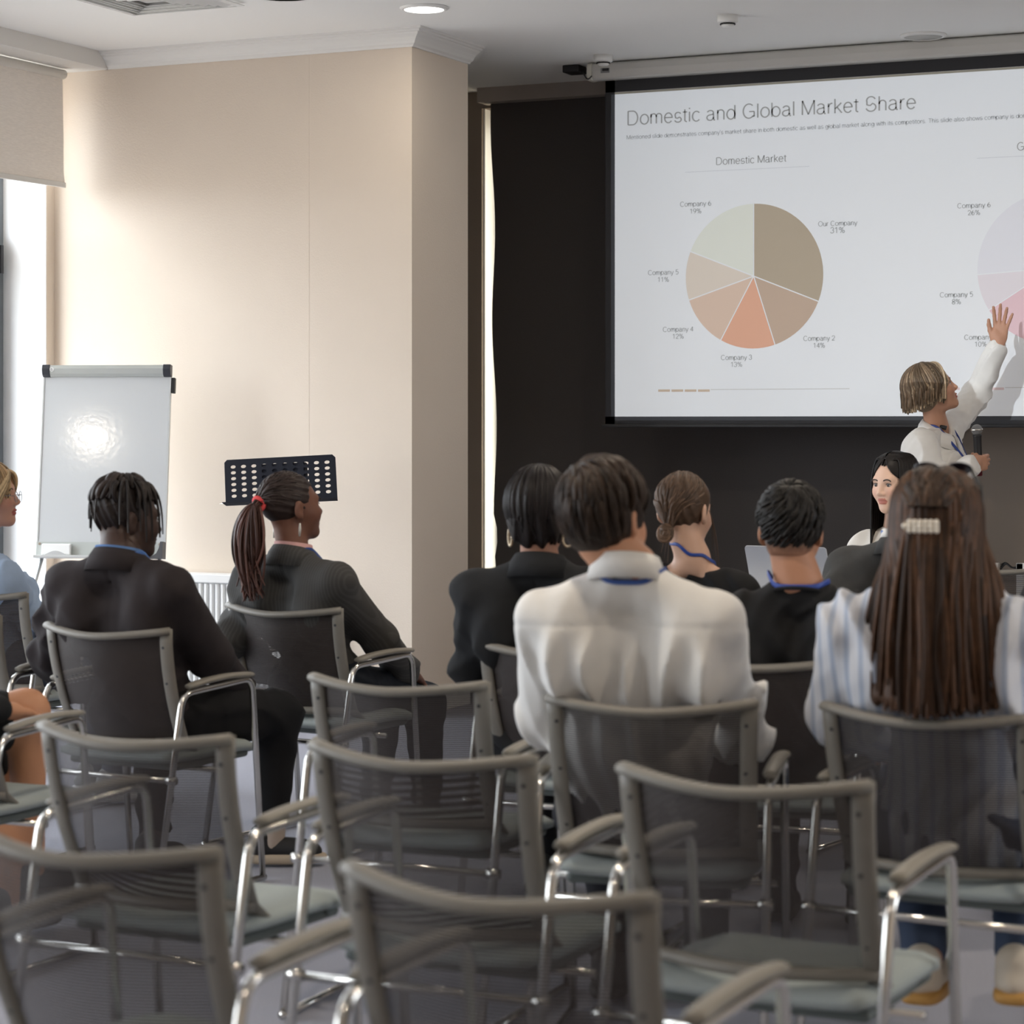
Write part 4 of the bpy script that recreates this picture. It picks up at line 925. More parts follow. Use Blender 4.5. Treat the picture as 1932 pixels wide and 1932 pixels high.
def torso(J, e=0.0, k=0.05):
    nb, w, pel = J['nb'], J['w'], J['pel']; ax = nb-pel; H = ax[2]
    def at(t, dx=0, dy=0): return pel+ax*t+A3([dx, dy, 0])
    f = 0.88 if J['fem'] else 1.0
    p = [Ell(at(0.58, 0, 0.012), (0.142*f+e, 0.098*f+e, 0.30*H+e), k=k*0.8), Ell(at(0.28, 0, 0.012), (0.130*f+e, 0.102*f+e, 0.26*H+e), k=k*0.8), Ell(pel+A3([0, 0.01, 0.0]), (0.165+e, 0.125+e, 0.12+e), k=k)]
    for s, q in ((-1, 'L'), (1, 'R')):
        sh = J['sh'+q]; p += [Cone(nb+A3([s*0.030, 0.0, -0.040]), sh+A3([-s*0.01, 0, -0.002]), 0.042*f+e, 0.044*f+e*0.9, k=k*0.6), Ell(sh+A3([-s*0.060, -0.012, -0.075]), (0.065*f+e, 0.070*f+e, 0.11+e), k=k)]
    if J['fem'] and not J.get('flatfront'):
        for s in (-1, 1): p.append(Ell(at(0.60, s*0.07, 0.085), (0.065+e, 0.06+e, 0.065+e), k=0.04))
    return p
def arm(J, q, e=0.0, r=(0.048, 0.041, 0.039, 0.028), k=0.03, upto=1.0):
    f = 0.88 if J['fem'] else 1.0; s, el, wr = J['sh'+q], J['el'+q], J['wr'+q]; wr = el+(wr-el)*upto
    return [Cone(s, el, r[0]*f+e, r[1]*f+e, k=k), Cone(el, wr, r[2]*f+e, r[3]*f+(1-upto)*0.012+e, k=k)]
def legs(J, e=0.0, k=0.04, upto=1.0, r=(0.092, 0.064, 0.060, 0.040)):
    p = []
    for q in 'LR':
        a = J['knee'+q]+(J['ank'+q]-J['knee'+q])*upto
        p += [Cone(J['hip'+q], J['knee'+q], r[0]+e, r[1]+e, k=k), Cone(J['knee'+q], a, r[2]+e, r[3]+e, k=k)]
    return p
def toe(J, q):
    a = J['ank'+q]; d = J.get('foot'+q); d = A3([0, 1, 0]) if d is None else A3(d); d = d/np.linalg.norm(d); return d
def build_person(cfg):
    """cfg: name pieces, neck pixel, depth, heading; see the calls"""
    t = cfg['t']; nbw = PT(*cfg['neck'], t); psi = cfg['psi']; th = math.radians(25-psi)
    f_ = Vector((-math.sin(th), math.cos(th), 0)); fl = cfg.get('floor', 0.0)
    lean = cfg.get('lean', 0.06)                     # neck ahead of (positive) or behind the pelvis
    org = nbw-f_*lean; root = thing('person', cfg['label'], 'person', (org.x, org.y, 0), th)
    def L(p): q = Vector(p)-root.location; c, s = math.cos(-th), math.sin(-th); return A3([q.x*c-q.y*s, q.x*s+q.y*c, q.z])
    fem = cfg.get('fem', False); J = seated((0, lean, nbw.z), cfg.get('w', 0.165 if fem else 0.18), fem, sd=cfg.get('sd', 0.105))
    if 'pose' in cfg: cfg['pose'](J, L)
    hc = L(PT(*cfg['head'], cfg.get('th', t))); HR = rotm(cfg.get('hyaw', 0)-0.0, cfg.get('hpitch', 0), cfg.get('hroll', 0)); hs = cfg.get('hs', 1.0)
    hp = head_prims(jaw=cfg.get('jaw', 1.0 if not fem else 0.93)); hp = [Cone(q.a*hs, q.b*hs, q.ra*hs, q.rb*hs, q.k, q.sub) if isinstance(q, Cone) else Ell(q.c*hs, q.r*hs, q.R, q.k, q.sub, q.pw) for q in hp]
    hp = xf(hp, HR, hc); nb = J['nb']
    nr = 0.050 if fem else 0.058
    neck = [Cone(hc+HR@A3([0, -0.022, -0.045])*hs, nb+A3([0, 0.005, 0.0]), nr*0.96, nr*1.12, k=0.025)]
    body = hp[:7]+neck+hp[7:]
    up = torso(J, -0.004)+arm(J, 'L', 0)+arm(J, 'R', 0)
    h1 = cfg.get('h', 0.005)
    zc = nb[2]-0.12
    V1, Q1 = surf(body+torso(J, -0.004)+[Cone(J['shL'], J['elL'], 0.045, 0.04), Cone(J['shR'], J['elR'], 0.045, 0.04)], h1, lo=A3([-0.32, -0.32, zc]))
    T1 = head_tint(V1, HR, hc, cfg['skin'], cfg.get('lips'))
    parts = [(V1, Q1, T1)]
    V2, Q2 = surf(up+legs(J), 0.013, hi=A3([1, 1, zc+0.01])); parts.append((V2, Q2, A3(cfg['skin'])))
    for q, s in (('L', -1), ('R', 1)):
        hcfg = cfg.get('hand'+q, dict()); el, wr = J['el'+q], J['wr'+q]; fw = hcfg.get('fwd', wr-el); upv = hcfg.get('up', (0, 0, 1))
        R = frame(fw, upv); pr = hand_prims(hcfg.get('s', -s), hcfg.get('curl', 30), hcfg.get('spread', 5), hcfg.get('thumb', (38, 10)), hcfg.get('grip', False), hcfg.get('sc', 0.92 if fem else 1.0))
        pr = xf(pr, R, wr+R@A3([0, 0.015, 0])); Vh, Qh = surf(pr, hcfg.get('h', 0.005), pad=0.01); parts.append((Vh, Qh, A3(cfg['skin'])*A3(hcfg.get('tint', (1, 1, 1)))))
    for q in 'LR':
        d = toe(J, q); a = J['ank'+q]; Vf, Qf = surf([Cone(a, a+A3([0, 0, -0.045]), 0.036, 0.034, k=0.03), Cone(a+A3([0, 0, -0.05])-d*0.03, a+A3([0, 0, -0.065])+d*0.13, 0.032, 0.022, k=0.03)], 0.010); parts.append((Vf, Qf, A3(cfg['skin'])))
    bo = qmesh('body', parts, M_skin, root, tint=True)
    ctx = dict(root=root, J=J, L=L, hc=hc, HR=HR, hs=hs, hp=hp, cfg=cfg, th=th, fem=fem, neck=neck)
    # eyes
    for s in (-1, 1):
        g = G(); c = hc+HR@(A3([s*0.031, 0.078, 0.007])*hs); gs = G()
        gs.sphere((0, 0, 0), (0.0125, 0.0125, 0.0125), 14, 10); Ve = np.concatenate(gs.V); sel = Ve[:, 1] > 0.0112; T = np.where(sel[:, None], A3([0.02, 0.012, 0.01]), A3([0.5, 0.46, 0.44]))
        g.add(Ve@HR.T+c, gs.Fc, T); g.mesh('eye', mat('eyeball', (0.7, 0.7, 0.7), 0.2, tint=True), root, tint=True)
        lid = [HR@(A3([s*(0.031+0.0155*math.cos(a)), 0.0905-0.004*abs(math.cos(a)), 0.007+0.0065*math.sin(a)])*hs)+hc for a in np.linspace(0.05, math.pi-0.05, 9)]
        G().tube(lid, [0.0008]+[0.0014]*7+[0.0008], 5).mesh('eyelash', mat('lash_dark', (0.02, 0.014, 0.012), 0.6), root)
        bc = cfg.get('brow', (0.03, 0.02, 0.015)); br = [HR@(A3([s*x, 0.0955-0.10*max(0, x-0.03)-6*max(0, x-0.03)**2, z])*hs)+hc for x, z in ((0.014, 0.026), (0.022, 0.0295), (0.032, 0.031), (0.042, 0.0285), (0.049, 0.023))]
        G().tube(smooth_path(br, 3), 0.0026, 6, flat=(1.0, 0.6), up=(0, 0, 1)).mesh('eyebrow', mat('brow_%.3f' % bc[0], bc, 0.8), root)
    return ctx
def drape(J, e=0.0):
    out = []
    for q, s in (('L', -1), ('R', 1)):
        sh, el = J['sh'+q], J['el'+q]; m1 = sh*0.75+el*0.25; m2 = sh*0.35+el*0.65; pc = J['pel']+(J['nb']-J['pel'])*0.45
        out += [Cone(m1+(pc-m1)*0.22*A3([1, 1, 0]), m2+(pc-m2)*0.30*A3([1, 1, 0]), 0.052+e, 0.040+e, k=0.045)]
    return out
def garment(ctx, name, m, prims, h=0.010, disp=None, cut=None, label=None, lo=None):
    V, Q = surf(prims, h, disp=disp, cut=cut, lo=lo); return qmesh(name, [(V, Q, None)], m, ctx['root'], label=label)
def march(prims, start, dirs, r0=0.02, r1=0.30, gap=0.003, n=90):
    """outermost surface point along each direction"""
    s = np.linspace(r0, r1, n); P = np.asarray(start)[:, None, :]+np.asarray(dirs)[:, None, :]*s[None, :, None]
    F = ev(prims, P[..., 0], P[..., 1], P[..., 2])-gap; inside = F < 0
    last = np.where(inside.any(1), n-1-np.argmax(inside[:, ::-1], axis=1), 0); return np.stack([P[i, min(last[i]+1, n-1)] for i in range(len(last))])
def lanyard(ctx, prims, back=0.012, drop=0.30, col=(0.02, 0.07, 0.32), zb=0.0, hang=True, wide=0.0075, label=None, rad=None):
    """flat ribbon around the neck, meeting on the chest"""
    nb = ctx['J']['nb']; a0 = np.linspace(-1, 1, 33); rr_ = rad or (0.074 if ctx['fem'] else 0.084); st = []
    for u in a0:
        ang = -math.pi/2+u*math.pi*0.60; st.append([nb[0]+rr_*math.cos(ang), nb[1]+0.006+rr_*math.sin(ang)*0.96, nb[2]+0.10])
    st = np.array(st); s_ = np.linspace(0, 0.22, 120); PZ_ = st[:, None, :]-s_[None, :, None]*A3([0, 0, 1]); Fv = ev(prims, PZ_[..., 0], PZ_[..., 1], PZ_[..., 2]) < 0.004
    fi = np.where(Fv.any(1), Fv.argmax(1), 119); ring = np.stack([PZ_[i, fi[i]] for i in range(len(fi))]); low = nb[2]+back-0.022; cl = (ring[:, 2] < low+0.004) & (np.abs(a0) < 0.62)
    ring[:, 2] = np.minimum(np.maximum(ring[:, 2], np.where(np.abs(a0) < 0.62, low, -9)), nb[2]+back+0.012)
    if cl.any():
        st3 = np.stack([np.full(cl.sum(), nb[0]), np.full(cl.sum(), nb[1]), ring[cl][:, 2]], 1); d3 = ring[cl]-st3; d3[:, 2] = 0; d3 /= np.linalg.norm(d3, axis=1, keepdims=True); ring[cl] = march(prims, st3, d3, 0.02, 0.115)
    for _ in range(2): ring[1:-1, 2] = 0.25*ring[:-2, 2]+0.5*ring[1:-1, 2]+0.25*ring[2:, 2]
    e0, e1 = ring[0], ring[-1]; n = 10; meet = A3([nb[0], nb[1]+0.05, nb[2]-drop]); side = []
    for e_ in (e0, e1):
        q = []; 
        for k in range(1, n+1):
            t = k/n; g_ = e_*(1-t)+meet*t; q.append(g_)
        q = np.array(q); st2 = q.copy(); st2[:, 1] = nb[1]; d2 = np.tile([0, 1.0, 0], (n, 1)); side.append(march(prims, st2, d2, 0.0, 0.30, gap=0.013))
    P = np.concatenate([side[0][::-1], ring, side[1]]); 
    for _ in range(3): P[1:-1] = 0.25*P[:-2]+0.5*P[1:-1]+0.25*P[2:]
    m = mat('lanyard_blue_%.2f' % col[2], col, 0.5)
    nv = P-nb; nv[:, 2] = 0; nv /= np.linalg.norm(nv, axis=1, keepdims=True); Tn = np.gradient(P, axis=0); up_ = np.cross(nv, Tn)
    g = G().tube(P, wide, 8, flat=(1.0, 0.16), up=up_); return g.mesh('lanyard', m, ctx['root'], label=label)
def collar_band(ctx, m, c, rx, ry, h0, flare, thick=0.004, tilt=0.35, open_=0.0, name='collar', drop=0.0, zoff=0.0, n=48, fold=True, label=None):
    """stand-and-fall shirt collar: a strip going round the neck; c centre at nape level"""
    V = []; Fa = []; prof = [(-0.004, -0.035), (0.004, h0), (0.010, h0+0.004), (0.010+flare*0.5, h0*0.45), (0.010+flare, -drop)] if fold else [(0.0, 0.0), (0.002, h0)]
    prof2 = [(a+thick, b) for a, b in prof[::-1]] if not fold else [(prof[-1][0]-thick, prof[-1][1]), (prof[-2][0]-thick, prof[-2][1]), (0.006, h0-0.002)]
    pr = prof+prof2; M_ = len(pr); a0, a1 = -math.pi/2-math.pi*(1-open_), -math.pi/2+math.pi*(1-open_)
    for k in range(n+1):
        a = a0+(a1-a0)*k/n; ca, sa = math.cos(a), math.sin(a)
        for o_, z in pr: V.append((c[0]+(rx+o_)*ca, c[1]+(ry+o_)*sa, c[2]+z+zoff-tilt*(sa+1)*ry*1.0))
    for k in range(n):
        for i in range(M_): Fa.append((k*M_+i, k*M_+(i+1) % M_, (k+1)*M_+(i+1) % M_, (k+1)*M_+i))
    Fa += [tuple(range(M_)), tuple(reversed(range(n*M_, (n+1)*M_)))]
    return G().add(V, Fa).mesh(name, m, ctx['root'], label=label)
def shoe(ctx, q, col, sole, name='shoe', label=None):
    J = ctx['J']; a = J['ank'+q]; d = toe(J, q); up = A3([0, 0, 1]); z0 = a[2]-0.085
    b = A3([a[0], a[1], z0]); R = frame(d, up)
    V, Q = surf([Ell(b+d*0.03+A3([0, 0, 0.045]), (0.044, 0.12, 0.038), R=R, k=0.03), Cone(b-d*0.035+A3([0, 0, 0.05]), b-d*0.03+A3([0, 0, 0.085]), 0.042, 0.044, k=0.02), Ell(b+d*0.11+A3([0, 0, 0.034]), (0.046, 0.055, 0.028), R=R, k=0.03)], 0.007, cut=lambda X, Y, Z: (b[2]+0.02)-Z)
    s_ = qmesh(name, [(V, Q, None)], mat(name+'_%.3f_%.3f' % (col[0], col[2]), col, 0.7), ctx['root'], label=label)
    V, Q = surf([Ell(b+d*0.045+A3([0, 0, 0.016]), (0.050, 0.138, 0.020), R=R, k=0.01, pw=3.5)], 0.006)
    qmesh('sole', [(V, Q, None)], mat('sole_%.3f_%.3f' % (sole[0], sole[2]), sole, 0.6), s_)
    return s_
def folds(amp, seed, fs=(28, 45), dirv=(1, 0, 0.2), warp=0.5):
    r = np.random.default_rng(seed); ph = r.uniform(0, 6, 6); d = A3(dirv)
    def f(X, Y, Z):
        u = d[0]*X+d[1]*Y+d[2]*Z; w = warp*(np.sin(7*X+9*Z+ph[0])+np.sin(11*Y-8*Z+ph[1])+0.6*np.sin(17*Z+13*X+ph[4]))
        a_ = np.sin(fs[0]*u+w*2+ph[2]); b_ = np.sin(fs[1]*u+w*3.1+ph[3]); return amp*1.9*((1-np.abs(a_))*-1.5+0.6+b_*0.45)*(0.55+0.45*np.sin(9*Z+5*X+ph[5]))
    return f
def blend_folds(*fs): return lambda X, Y, Z: sum(f(X, Y, Z) for f in fs)
# ---- hair helpers
def hair_base(ctx, prims, col, h=0.005, disp=None, cut=None, name='hair', parts=None, label=None, var=0.12):
    V, Q = surf(prims, h, disp=disp, cut=cut); T = np.tile(A3(col), (len(V), 1))
    return qmesh(name, [(V, Q, T)]+(parts or []), M_hair, ctx['root'], tint=True, label=label)
def H(ctx, p): return ctx['hc']+ctx['HR']@(A3(p)*ctx['hs'])
def scalp(ctx, infl=0.012): hs = ctx['hs']; return [Ell(H(ctx, (0, -0.014, 0.038)), A3([0.073+infl, 0.094+infl, 0.087+infl])*hs, R=ctx['HR'], k=0.01)]
def face_cut(ctx, zf=0.062, yf=0.035, low=-0.06, slope=0.55, back=-0.05, vee=0.0):
    """keeps hair off the face: local y > yf below the hairline zf, and below a line rising towards the face"""
    R, c, hs = ctx['HR'], ctx['hc'], ctx['hs']
    def f(X, Y, Z):
        x, y, z = X-c[0], Y-c[1], Z-c[2]; ly = (R[0,1]*x+R[1,1]*y+R[2,1]*z)/hs; lz = (R[0,2]*x+R[1,2]*y+R[2,2]*z)/hs
        lx = (R[0,0]*x+R[1,0]*y+R[2,0]*z)/hs; a = np.minimum(ly-yf, (zf-vee*np.abs(lx))-lz)                 # front region below the hairline
        b = (low+slope*np.maximum(ly-back, 0))-lz    # lower edge
        return np.maximum(a, b)*hs
    return f
def sph(ctx, az, el, infl, c0=(0, -0.014, 0.038)):
    """point on the scalp ellipsoid; az 0 = back, 90 = right; el 90 = top (arrays, degrees)"""
    az, el = np.radians(az), np.radians(el); d = np.stack([np.sin(az)*np.cos(el), -np.cos(az)*np.cos(el), np.sin(el)], -1)
    P = A3(c0)+d*(A3([0.073, 0.094, 0.087])+np.asarray(infl)[..., None]); return ctx['hc']+(P*ctx['hs'])@ctx['HR'].T
def locks_down(ctx, n, az=(-180, 180), el0=80, el1=-20, infl=(0.014, 0.02), r=0.004, K=10, col=(0.1, 0.08, 0.06), cv=0.35, hang=0.0, wob=3.0, fn=None, seed=1, c1=(0, -0.014, 0.038), widen=0.0):
    """locks that start at the crown and run down the head, then hang straight by `hang`"""
    g = np.random.default_rng(seed); A_ = np.linspace(az[0], az[1], n)+g.normal(0, 2, n); t = np.linspace(0, 1, K); P = []
    for i in range(n):
        e_ = el0+(el1+g.normal(0, 4)-el0)*t; a_ = A_[i]+wob*np.sin(t*3+g.uniform(0, 6)); inf = infl[0]+(infl[1]-infl[0])*t+g.normal(0, 0.0015)
        p = sph(ctx, a_, e_, inf)
        if np.ndim(hang) or hang > 0:
            hg = hang if not callable(hang) else hang(A_[i]); m = 8; last = p[-1]; q = np.linspace(0, 1, m+1)[1:]
            out = A3([math.sin(math.radians(A_[i])), -math.cos(math.radians(A_[i])), 0])@ctx['HR'].T
            dn = last+q[:, None]*A3([0, 0, -1])*(hg*g.uniform(0.93, 1.03))+(widen*q**1.0)[:, None]*out+0.004*np.sin(q*5+g.uniform(0, 6))[:, None]*A3([1, 0.5, 0]); p = np.concatenate([p, dn])
        P.append(p)
    P = np.array(P); M_, K2, _ = P.shape; tt = np.linspace(0, 1, K2); R = r*(0.35+0.65*np.sin(np.pi*np.clip(tt*0.9+0.08, 0, 1))**0.6)[None]*g.uniform(0.7, 1.3, (M_, 1))
    T = A3(col)*(1+cv*g.normal(0, 1, (M_, 1)).clip(-1.6, 2.2)); T = np.clip(T, 0.002, 1); return tubes(P, R, 5, T)
def path_locks(paths, r, col, cv, seed=3):
    g = np.random.default_rng(seed); P = np.array(paths); M_, K2, _ = P.shape; tt = np.linspace(0, 1, K2)
    R = r*(0.35+0.65*np.sin(np.pi*np.clip(tt*0.85+0.1, 0, 1))**0.6)[None]*g.uniform(0.7, 1.3, (M_, 1)); T = np.clip(A3(col)*(1+cv*g.normal(0, 1, (M_, 1)).clip(-1.6, 2.2)), 0.002, 1); return tubes(P, R, 5, T)
def bez(a, b, c, d, n=12):
    t = np.linspace(0, 1, n)[:, None]; return (1-t)**3*a+3*(1-t)**2*t*b+3*(1-t)*t*t*c+t**3*d
def seat_person(key, dy, neck, psi):
    """depth of the neck from the chair it belongs to: neck dy ahead of the chair's back"""
    loc, th, r = CH[key]; f = Vector((-math.sin(th), math.cos(th), 0)); r_ = ray(*neck); p0 = loc+f*dy
    return (p0-O).dot(f)/r_.dot(f), dy-0.24
def person(key=None, dy=0.12, **cfg):
    if key: cfg['t'], cfg['lean'] = seat_person(key, dy, cfg['neck'], cfg['psi']); cfg.setdefault('th', cfg['t']+cfg.pop('hdt', 0.02))
    return build_person(cfg)
def pose_px(**kw):
    def f(J, L):
        for k, v in kw.items():
            if k.startswith('foot'): J[k] = v
            else: px, py, t = v; J[k] = L(PT(px, py, t))
    return f
def trousers(ctx, col, name='trousers', e=0.014, upto=0.93, label=None, disp=None):
    J = ctx['J']; p = [Ell(J['pel']+A3([0, 0.0, -0.005]), (0.172+e, 0.125+e, 0.10+e), k=0.05)]+legs(J, e, upto=upto)
    return garment(ctx, name, cloth(name+'_%.3f_%.3f' % (col[0], col[2]), col), p, 0.012, disp=disp or folds(0.006, 5, (30, 50), (0.3, 0.3, 1)), label=label)
def top_prims(ctx, e=0.014, se=0.014, upto=0.95, sr=(0.053, 0.043, 0.042, 0.034), k=0.05, pel=True):
    J = ctx['J']; t = torso(J, e, k)+drape(J, e*0.5); return t+arm(J, 'L', se, sr, upto=upto)+arm(J, 'R', se, sr, upto=upto)
def hem(z): return lambda X, Y, Z: (z-Z)+0*X+0*Y
def blazer(ctx, col, e=0.020, se=0.020, disp=None, collar=True, seams=True, m=None, hemz=0.50, sq=0.006):
    J = ctx['J']; p = top_prims(ctx, e, se, sr=(0.056, 0.048, 0.045, 0.036))
    for q, s in (('L', -1), ('R', 1)): p.append(Ell(J['sh'+q]+A3([s*0.012, 0, 0.012]), (0.058+sq, 0.066, 0.045+sq), k=0.04))
    m = m or cloth('blazer_%.3f_%.3f' % (col[0], col[2]), col, 0.08)
    nb = J['nb']; d0 = disp or blend_folds(folds(0.006, 3, (26, 44), (0.7, 0, 0.7)), folds(0.004, 4, (40, 60), (-0.8, 0, 0.6)))
    sm = lambda X, Y, Z: d0(X, Y, Z)+(0.003*np.exp(-((X-nb[0])/0.006)**2)*(Y < nb[1]) if seams else 0)
    neckhole = Cone(nb+A3([0, 0.015, -0.03]), nb+A3([0, 0.0, 0.12]), 0.055 if ctx['fem'] else 0.062, 0.07, k=0.01, sub=True)
    o = garment(ctx, 'blazer', m, p+[neckhole], 0.009, disp=sm, cut=hem(hemz))
    if collar:
        c = nb+A3([0, 0.005, -0.010]); r = 0.062 if ctx['fem'] else 0.070
        collar_band(ctx, m, c, r, r*0.95, 0.034, 0.032, 0.006, 0.30, 0.13, 'collar', drop=0.030)
    ctx['top'] = p; return p
# ---------------------------------------------------------------- 1 blonde woman, profile at the left edge
ctx = person('I', 0.20, neck=(-32, 1024), psi=62, fem=True, head=(-21, 938), hdt=0.0, hyaw=30, hpitch=2, skin=(0.50, 0.27, 0.19), lips=(0.35, 0.10, 0.08), brow=(0.12, 0.08, 0.05), h=0.0035, w=0.165,
             label='seated blonde person with glasses and a light blue puff-sleeved blouse, left edge',
             pose=pose_px(elR=(62, 1165, 8.9), wrR=(110, 1215, 9.2)))
J = ctx['J']; nb = J['nb']; m = cloth('light_blue_cotton', (0.34, 0.44, 0.60), 0.05)
p = torso(J, 0.014)+[Ell(J['shR']+A3([0.035, 0.0, -0.045]), (0.085, 0.105, 0.105), k=0.03), Ell(J['shL']+A3([-0.035, 0.0, -0.045]), (0.085, 0.105, 0.105), k=0.03), Cone(J['shR']+A3([0.03, 0, -0.05]), J['elR'], 0.085, 0.055, k=0.04), Cone(J['shL']+A3([-0.03, 0, -0.05]), J['elL'], 0.085, 0.055, k=0.04)]
garment(ctx, 'blouse', m, p+[Ell(nb+A3([0, 0.05, 0.03]), (0.085, 0.11, 0.075), k=0.02, sub=True)], 0.008, disp=blend_folds(folds(0.012, 8, (55, 80), (1, 0.9, 0.2), 0.7), folds(0.006, 9, (30, 50), (0.8, 0, 0.6))), cut=hem(0.5))
trousers(ctx, (0.05, 0.06, 0.09))
for q in 'LR': shoe(ctx, q, (0.3, 0.3, 0.3), (0.5, 0.5, 0.5))
col = (0.36, 0.24, 0.13); lk = locks_down(ctx, 130, az=(-158, 158), el0=86, el1=-12, infl=(0.014, 0.018), r=0.0055, col=col, hang=0.03, seed=2)
lk2 = path_locks([bez(H(ctx, (s*0.01, 0.075, 0.10)), H(ctx, (s*0.05, 0.11, 0.085)), H(ctx, (s*0.085, 0.06+0.002*k, 0.03)), H(ctx, (s*0.085, -0.02+0.004*k, -0.02-0.003*k))) for s in (-1, 1) for k in range(16)], 0.006, (0.45, 0.32, 0.18), 0.3)
hair_base(ctx, scalp(ctx, 0.012)+[Ell(H(ctx, (0, -0.06, -0.03)), (0.07, 0.05, 0.09), k=0.03)], col, disp=folds(0.003, 3, (90, 140), (1, 0.3, 0)), cut=face_cut(ctx, 0.085, 0.045, -0.05, 0.5), parts=[lk, lk2])
g = G()
gl = thing('eyeglasses', 'thin metal eyeglasses worn by the blonde person at the left edge', 'glasses', ctx['root'].location, ctx['th'])
gm = mat('glasses_metal', (0.18, 0.17, 0.18), 0.3, 0.8)
for s in (-1, 1):
    ring = [H(ctx, (s*(0.033+0.023*math.cos(a)), 0.112-0.10*(abs(s*(0.033+0.023*math.cos(a)))-0.033)*0.3, -0.002+0.020*math.sin(a))) for a in np.linspace(0, 2*math.pi, 24, endpoint=False)]
    G().tube(ring, 0.0011, 6, closed=True).mesh('rim', gm, gl)
    G().add([tuple(x) for x in ring], [tuple(range(24))]).mesh('lens', (lambda mm: mm)(mat('lens_glass', (0.9, 0.93, 0.95), 0.05)), gl)
    G().tube([H(ctx, (s*0.056, 0.110, 0.003)), H(ctx, (s*0.075, 0.06, 0.006)), H(ctx, (s*0.082, 0.0, 0.008)), H(ctx, (s*0.08, -0.03, -0.012))], 0.0012, 6).mesh('temple', gm, gl)
G().tube([H(ctx, (-0.011, 0.114, 0.002)), H(ctx, (0, 0.118, 0.006)), H(ctx, (0.011, 0.114, 0.002))], 0.0012, 6).mesh('bridge', gm, gl)
b = MATS['lens_glass'].node_tree; 
tr = b.nodes.new('ShaderNodeBsdfTransparent'); mx = b.nodes.new('ShaderNodeMixShader'); mx.inputs[0].default_value = 0.88
b.links.new(b.nodes['Principled BSDF'].outputs[0], mx.inputs[1]); b.links.new(tr.outputs[0], mx.inputs[2]); b.links.new(mx.outputs[0], b.nodes['Material Output'].inputs[0])
# ---------------------------------------------------------------- 2 man with short dreadlocks
ctx = person('H', 0.13, neck=(224, 1046), psi=27, head=(238, 983), hdt=0.06, hyaw=34, hpitch=-4, skin=SK_DARK, w=0.185, jaw=1.0,
             label='seated person with short dark dreadlocks in a black-brown blazer, one leg out to the right',
             pose=pose_px(elR=(398, 1238, 7.45), wrR=(452, 1302, 7.8), elL=(96, 1240, 7.72), wrL=(170, 1318, 7.98), kneeR=(525, 1347, 7.85), ankR=(512, 1578, 7.80), kneeL=(292, 1385, 7.95), ankL=(290, 1592, 7.75), footR=(1, 0.55, 0)))
p = blazer(ctx, (0.030, 0.024, 0.025), hemz=0.52)
trousers(ctx, (0.008, 0.008, 0.009), upto=0.84)
shoe(ctx, 'R', (0.008, 0.008, 0.009), (0.42, 0.34, 0.25), 'shoe'); shoe(ctx, 'L', (0.008, 0.008, 0.009), (0.42, 0.34, 0.25), 'shoe')
for q in 'LR':
    a = ctx['J']['ank'+q]; kn = ctx['J']['knee'+q]; d = (kn-a)/np.linalg.norm(kn-a)
    garment(ctx, 'sock', cloth('sock_beige', (0.40, 0.33, 0.28)), [Cone(a-A3([0, 0, 0.03]), a+d*0.09, 0.043, 0.045)], 0.008, disp=folds(0.002, 1, (200, 300), (0, 0, 1)))
nb = ctx['J']['nb']
collar_band(ctx, cloth('denim_blue_collar', (0.10, 0.20, 0.42)), nb+A3([0, 0.002, -0.004]), 0.064, 0.062, 0.034, 0.006, 0.004, 0.25, 0.1, 'shirt_collar', drop=0.0)
lanyard(ctx, p, back=0.002, col=(0.06, 0.16, 0.45))
tg = ctx['L'](PT(389, 1340, 7.55)); G().obox(tg, (0.012, 0.004, -0.002), (0, 0.003, 0), (0.002, 0, 0.030)).mesh('paper_tag', mat('paper_tag', (0.55, 0.48, 0.40), 0.7), ctx['root'], smooth=False)
col = (0.018, 0.013, 0.012)
base_T = scalp(ctx, 0.006)
P = []; rr = np.random.default_rng(5)
for k in range(58):                                  # locks lying on the crown
    az = rr.uniform(-180, 180); e0 = rr.uniform(55, 88); dl = rr.uniform(28, 55); a = sph(ctx, az, e0, 0.006); b = sph(ctx, az+rr.uniform(-15, 15), e0-dl*0.3, 0.030+rr.uniform(0, 0.012)); c = sph(ctx, az+rr.uniform(-15, 15), e0-dl*0.8, 0.024); d = sph(ctx, az, e0-dl, 0.012)
    P.append(bez(a, b, c, d))
V, Q, T = path_locks(P, 0.0095, (0.028, 0.020, 0.018), 0.3); parts = [(V, Q, T)]
HG = []
for (az, ln, out, fwd) in ((-62, 0.135, 0.040, 0.0), (-70, 0.10, 0.022, 0.02), (-55, 0.12, 0.030, 0), (78, 0.13, 0.045, 0.02), (95, 0.12, 0.035, 0.0), (120, 0.14, 0.02, 0), (140, 0.13, 0.02, 0), (160, 0.12, 0.02, 0), (68, 0.10, 0.03, 0), (20, 0.09, 0.008, 0), (-15, 0.08, 0.006, 0), (105, 0.15, 0.03, 0)):
    a = sph(ctx, az, 62, 0.012); b = sph(ctx, az, 42, 0.030+out*0.5); c = sph(ctx, az, 22, 0.018+out)+A3([0, 0, -0.0]); d = sph(ctx, az, 22, 0.016+out*1.15)+A3([0, 0, -ln]); HG.append(bez(a, b, c, d, 12))
V, Q, T = path_locks(HG, 0.0048, (0.018, 0.014, 0.013), 0.2); parts.append((V, Q, T))
hair_base(ctx, base_T, (0.022, 0.016, 0.015), disp=folds(0.003, 6, (120, 160), (1, 0.4, 0.3)), cut=face_cut(ctx, 0.07, 0.05, -0.035, 0.55), parts=parts)
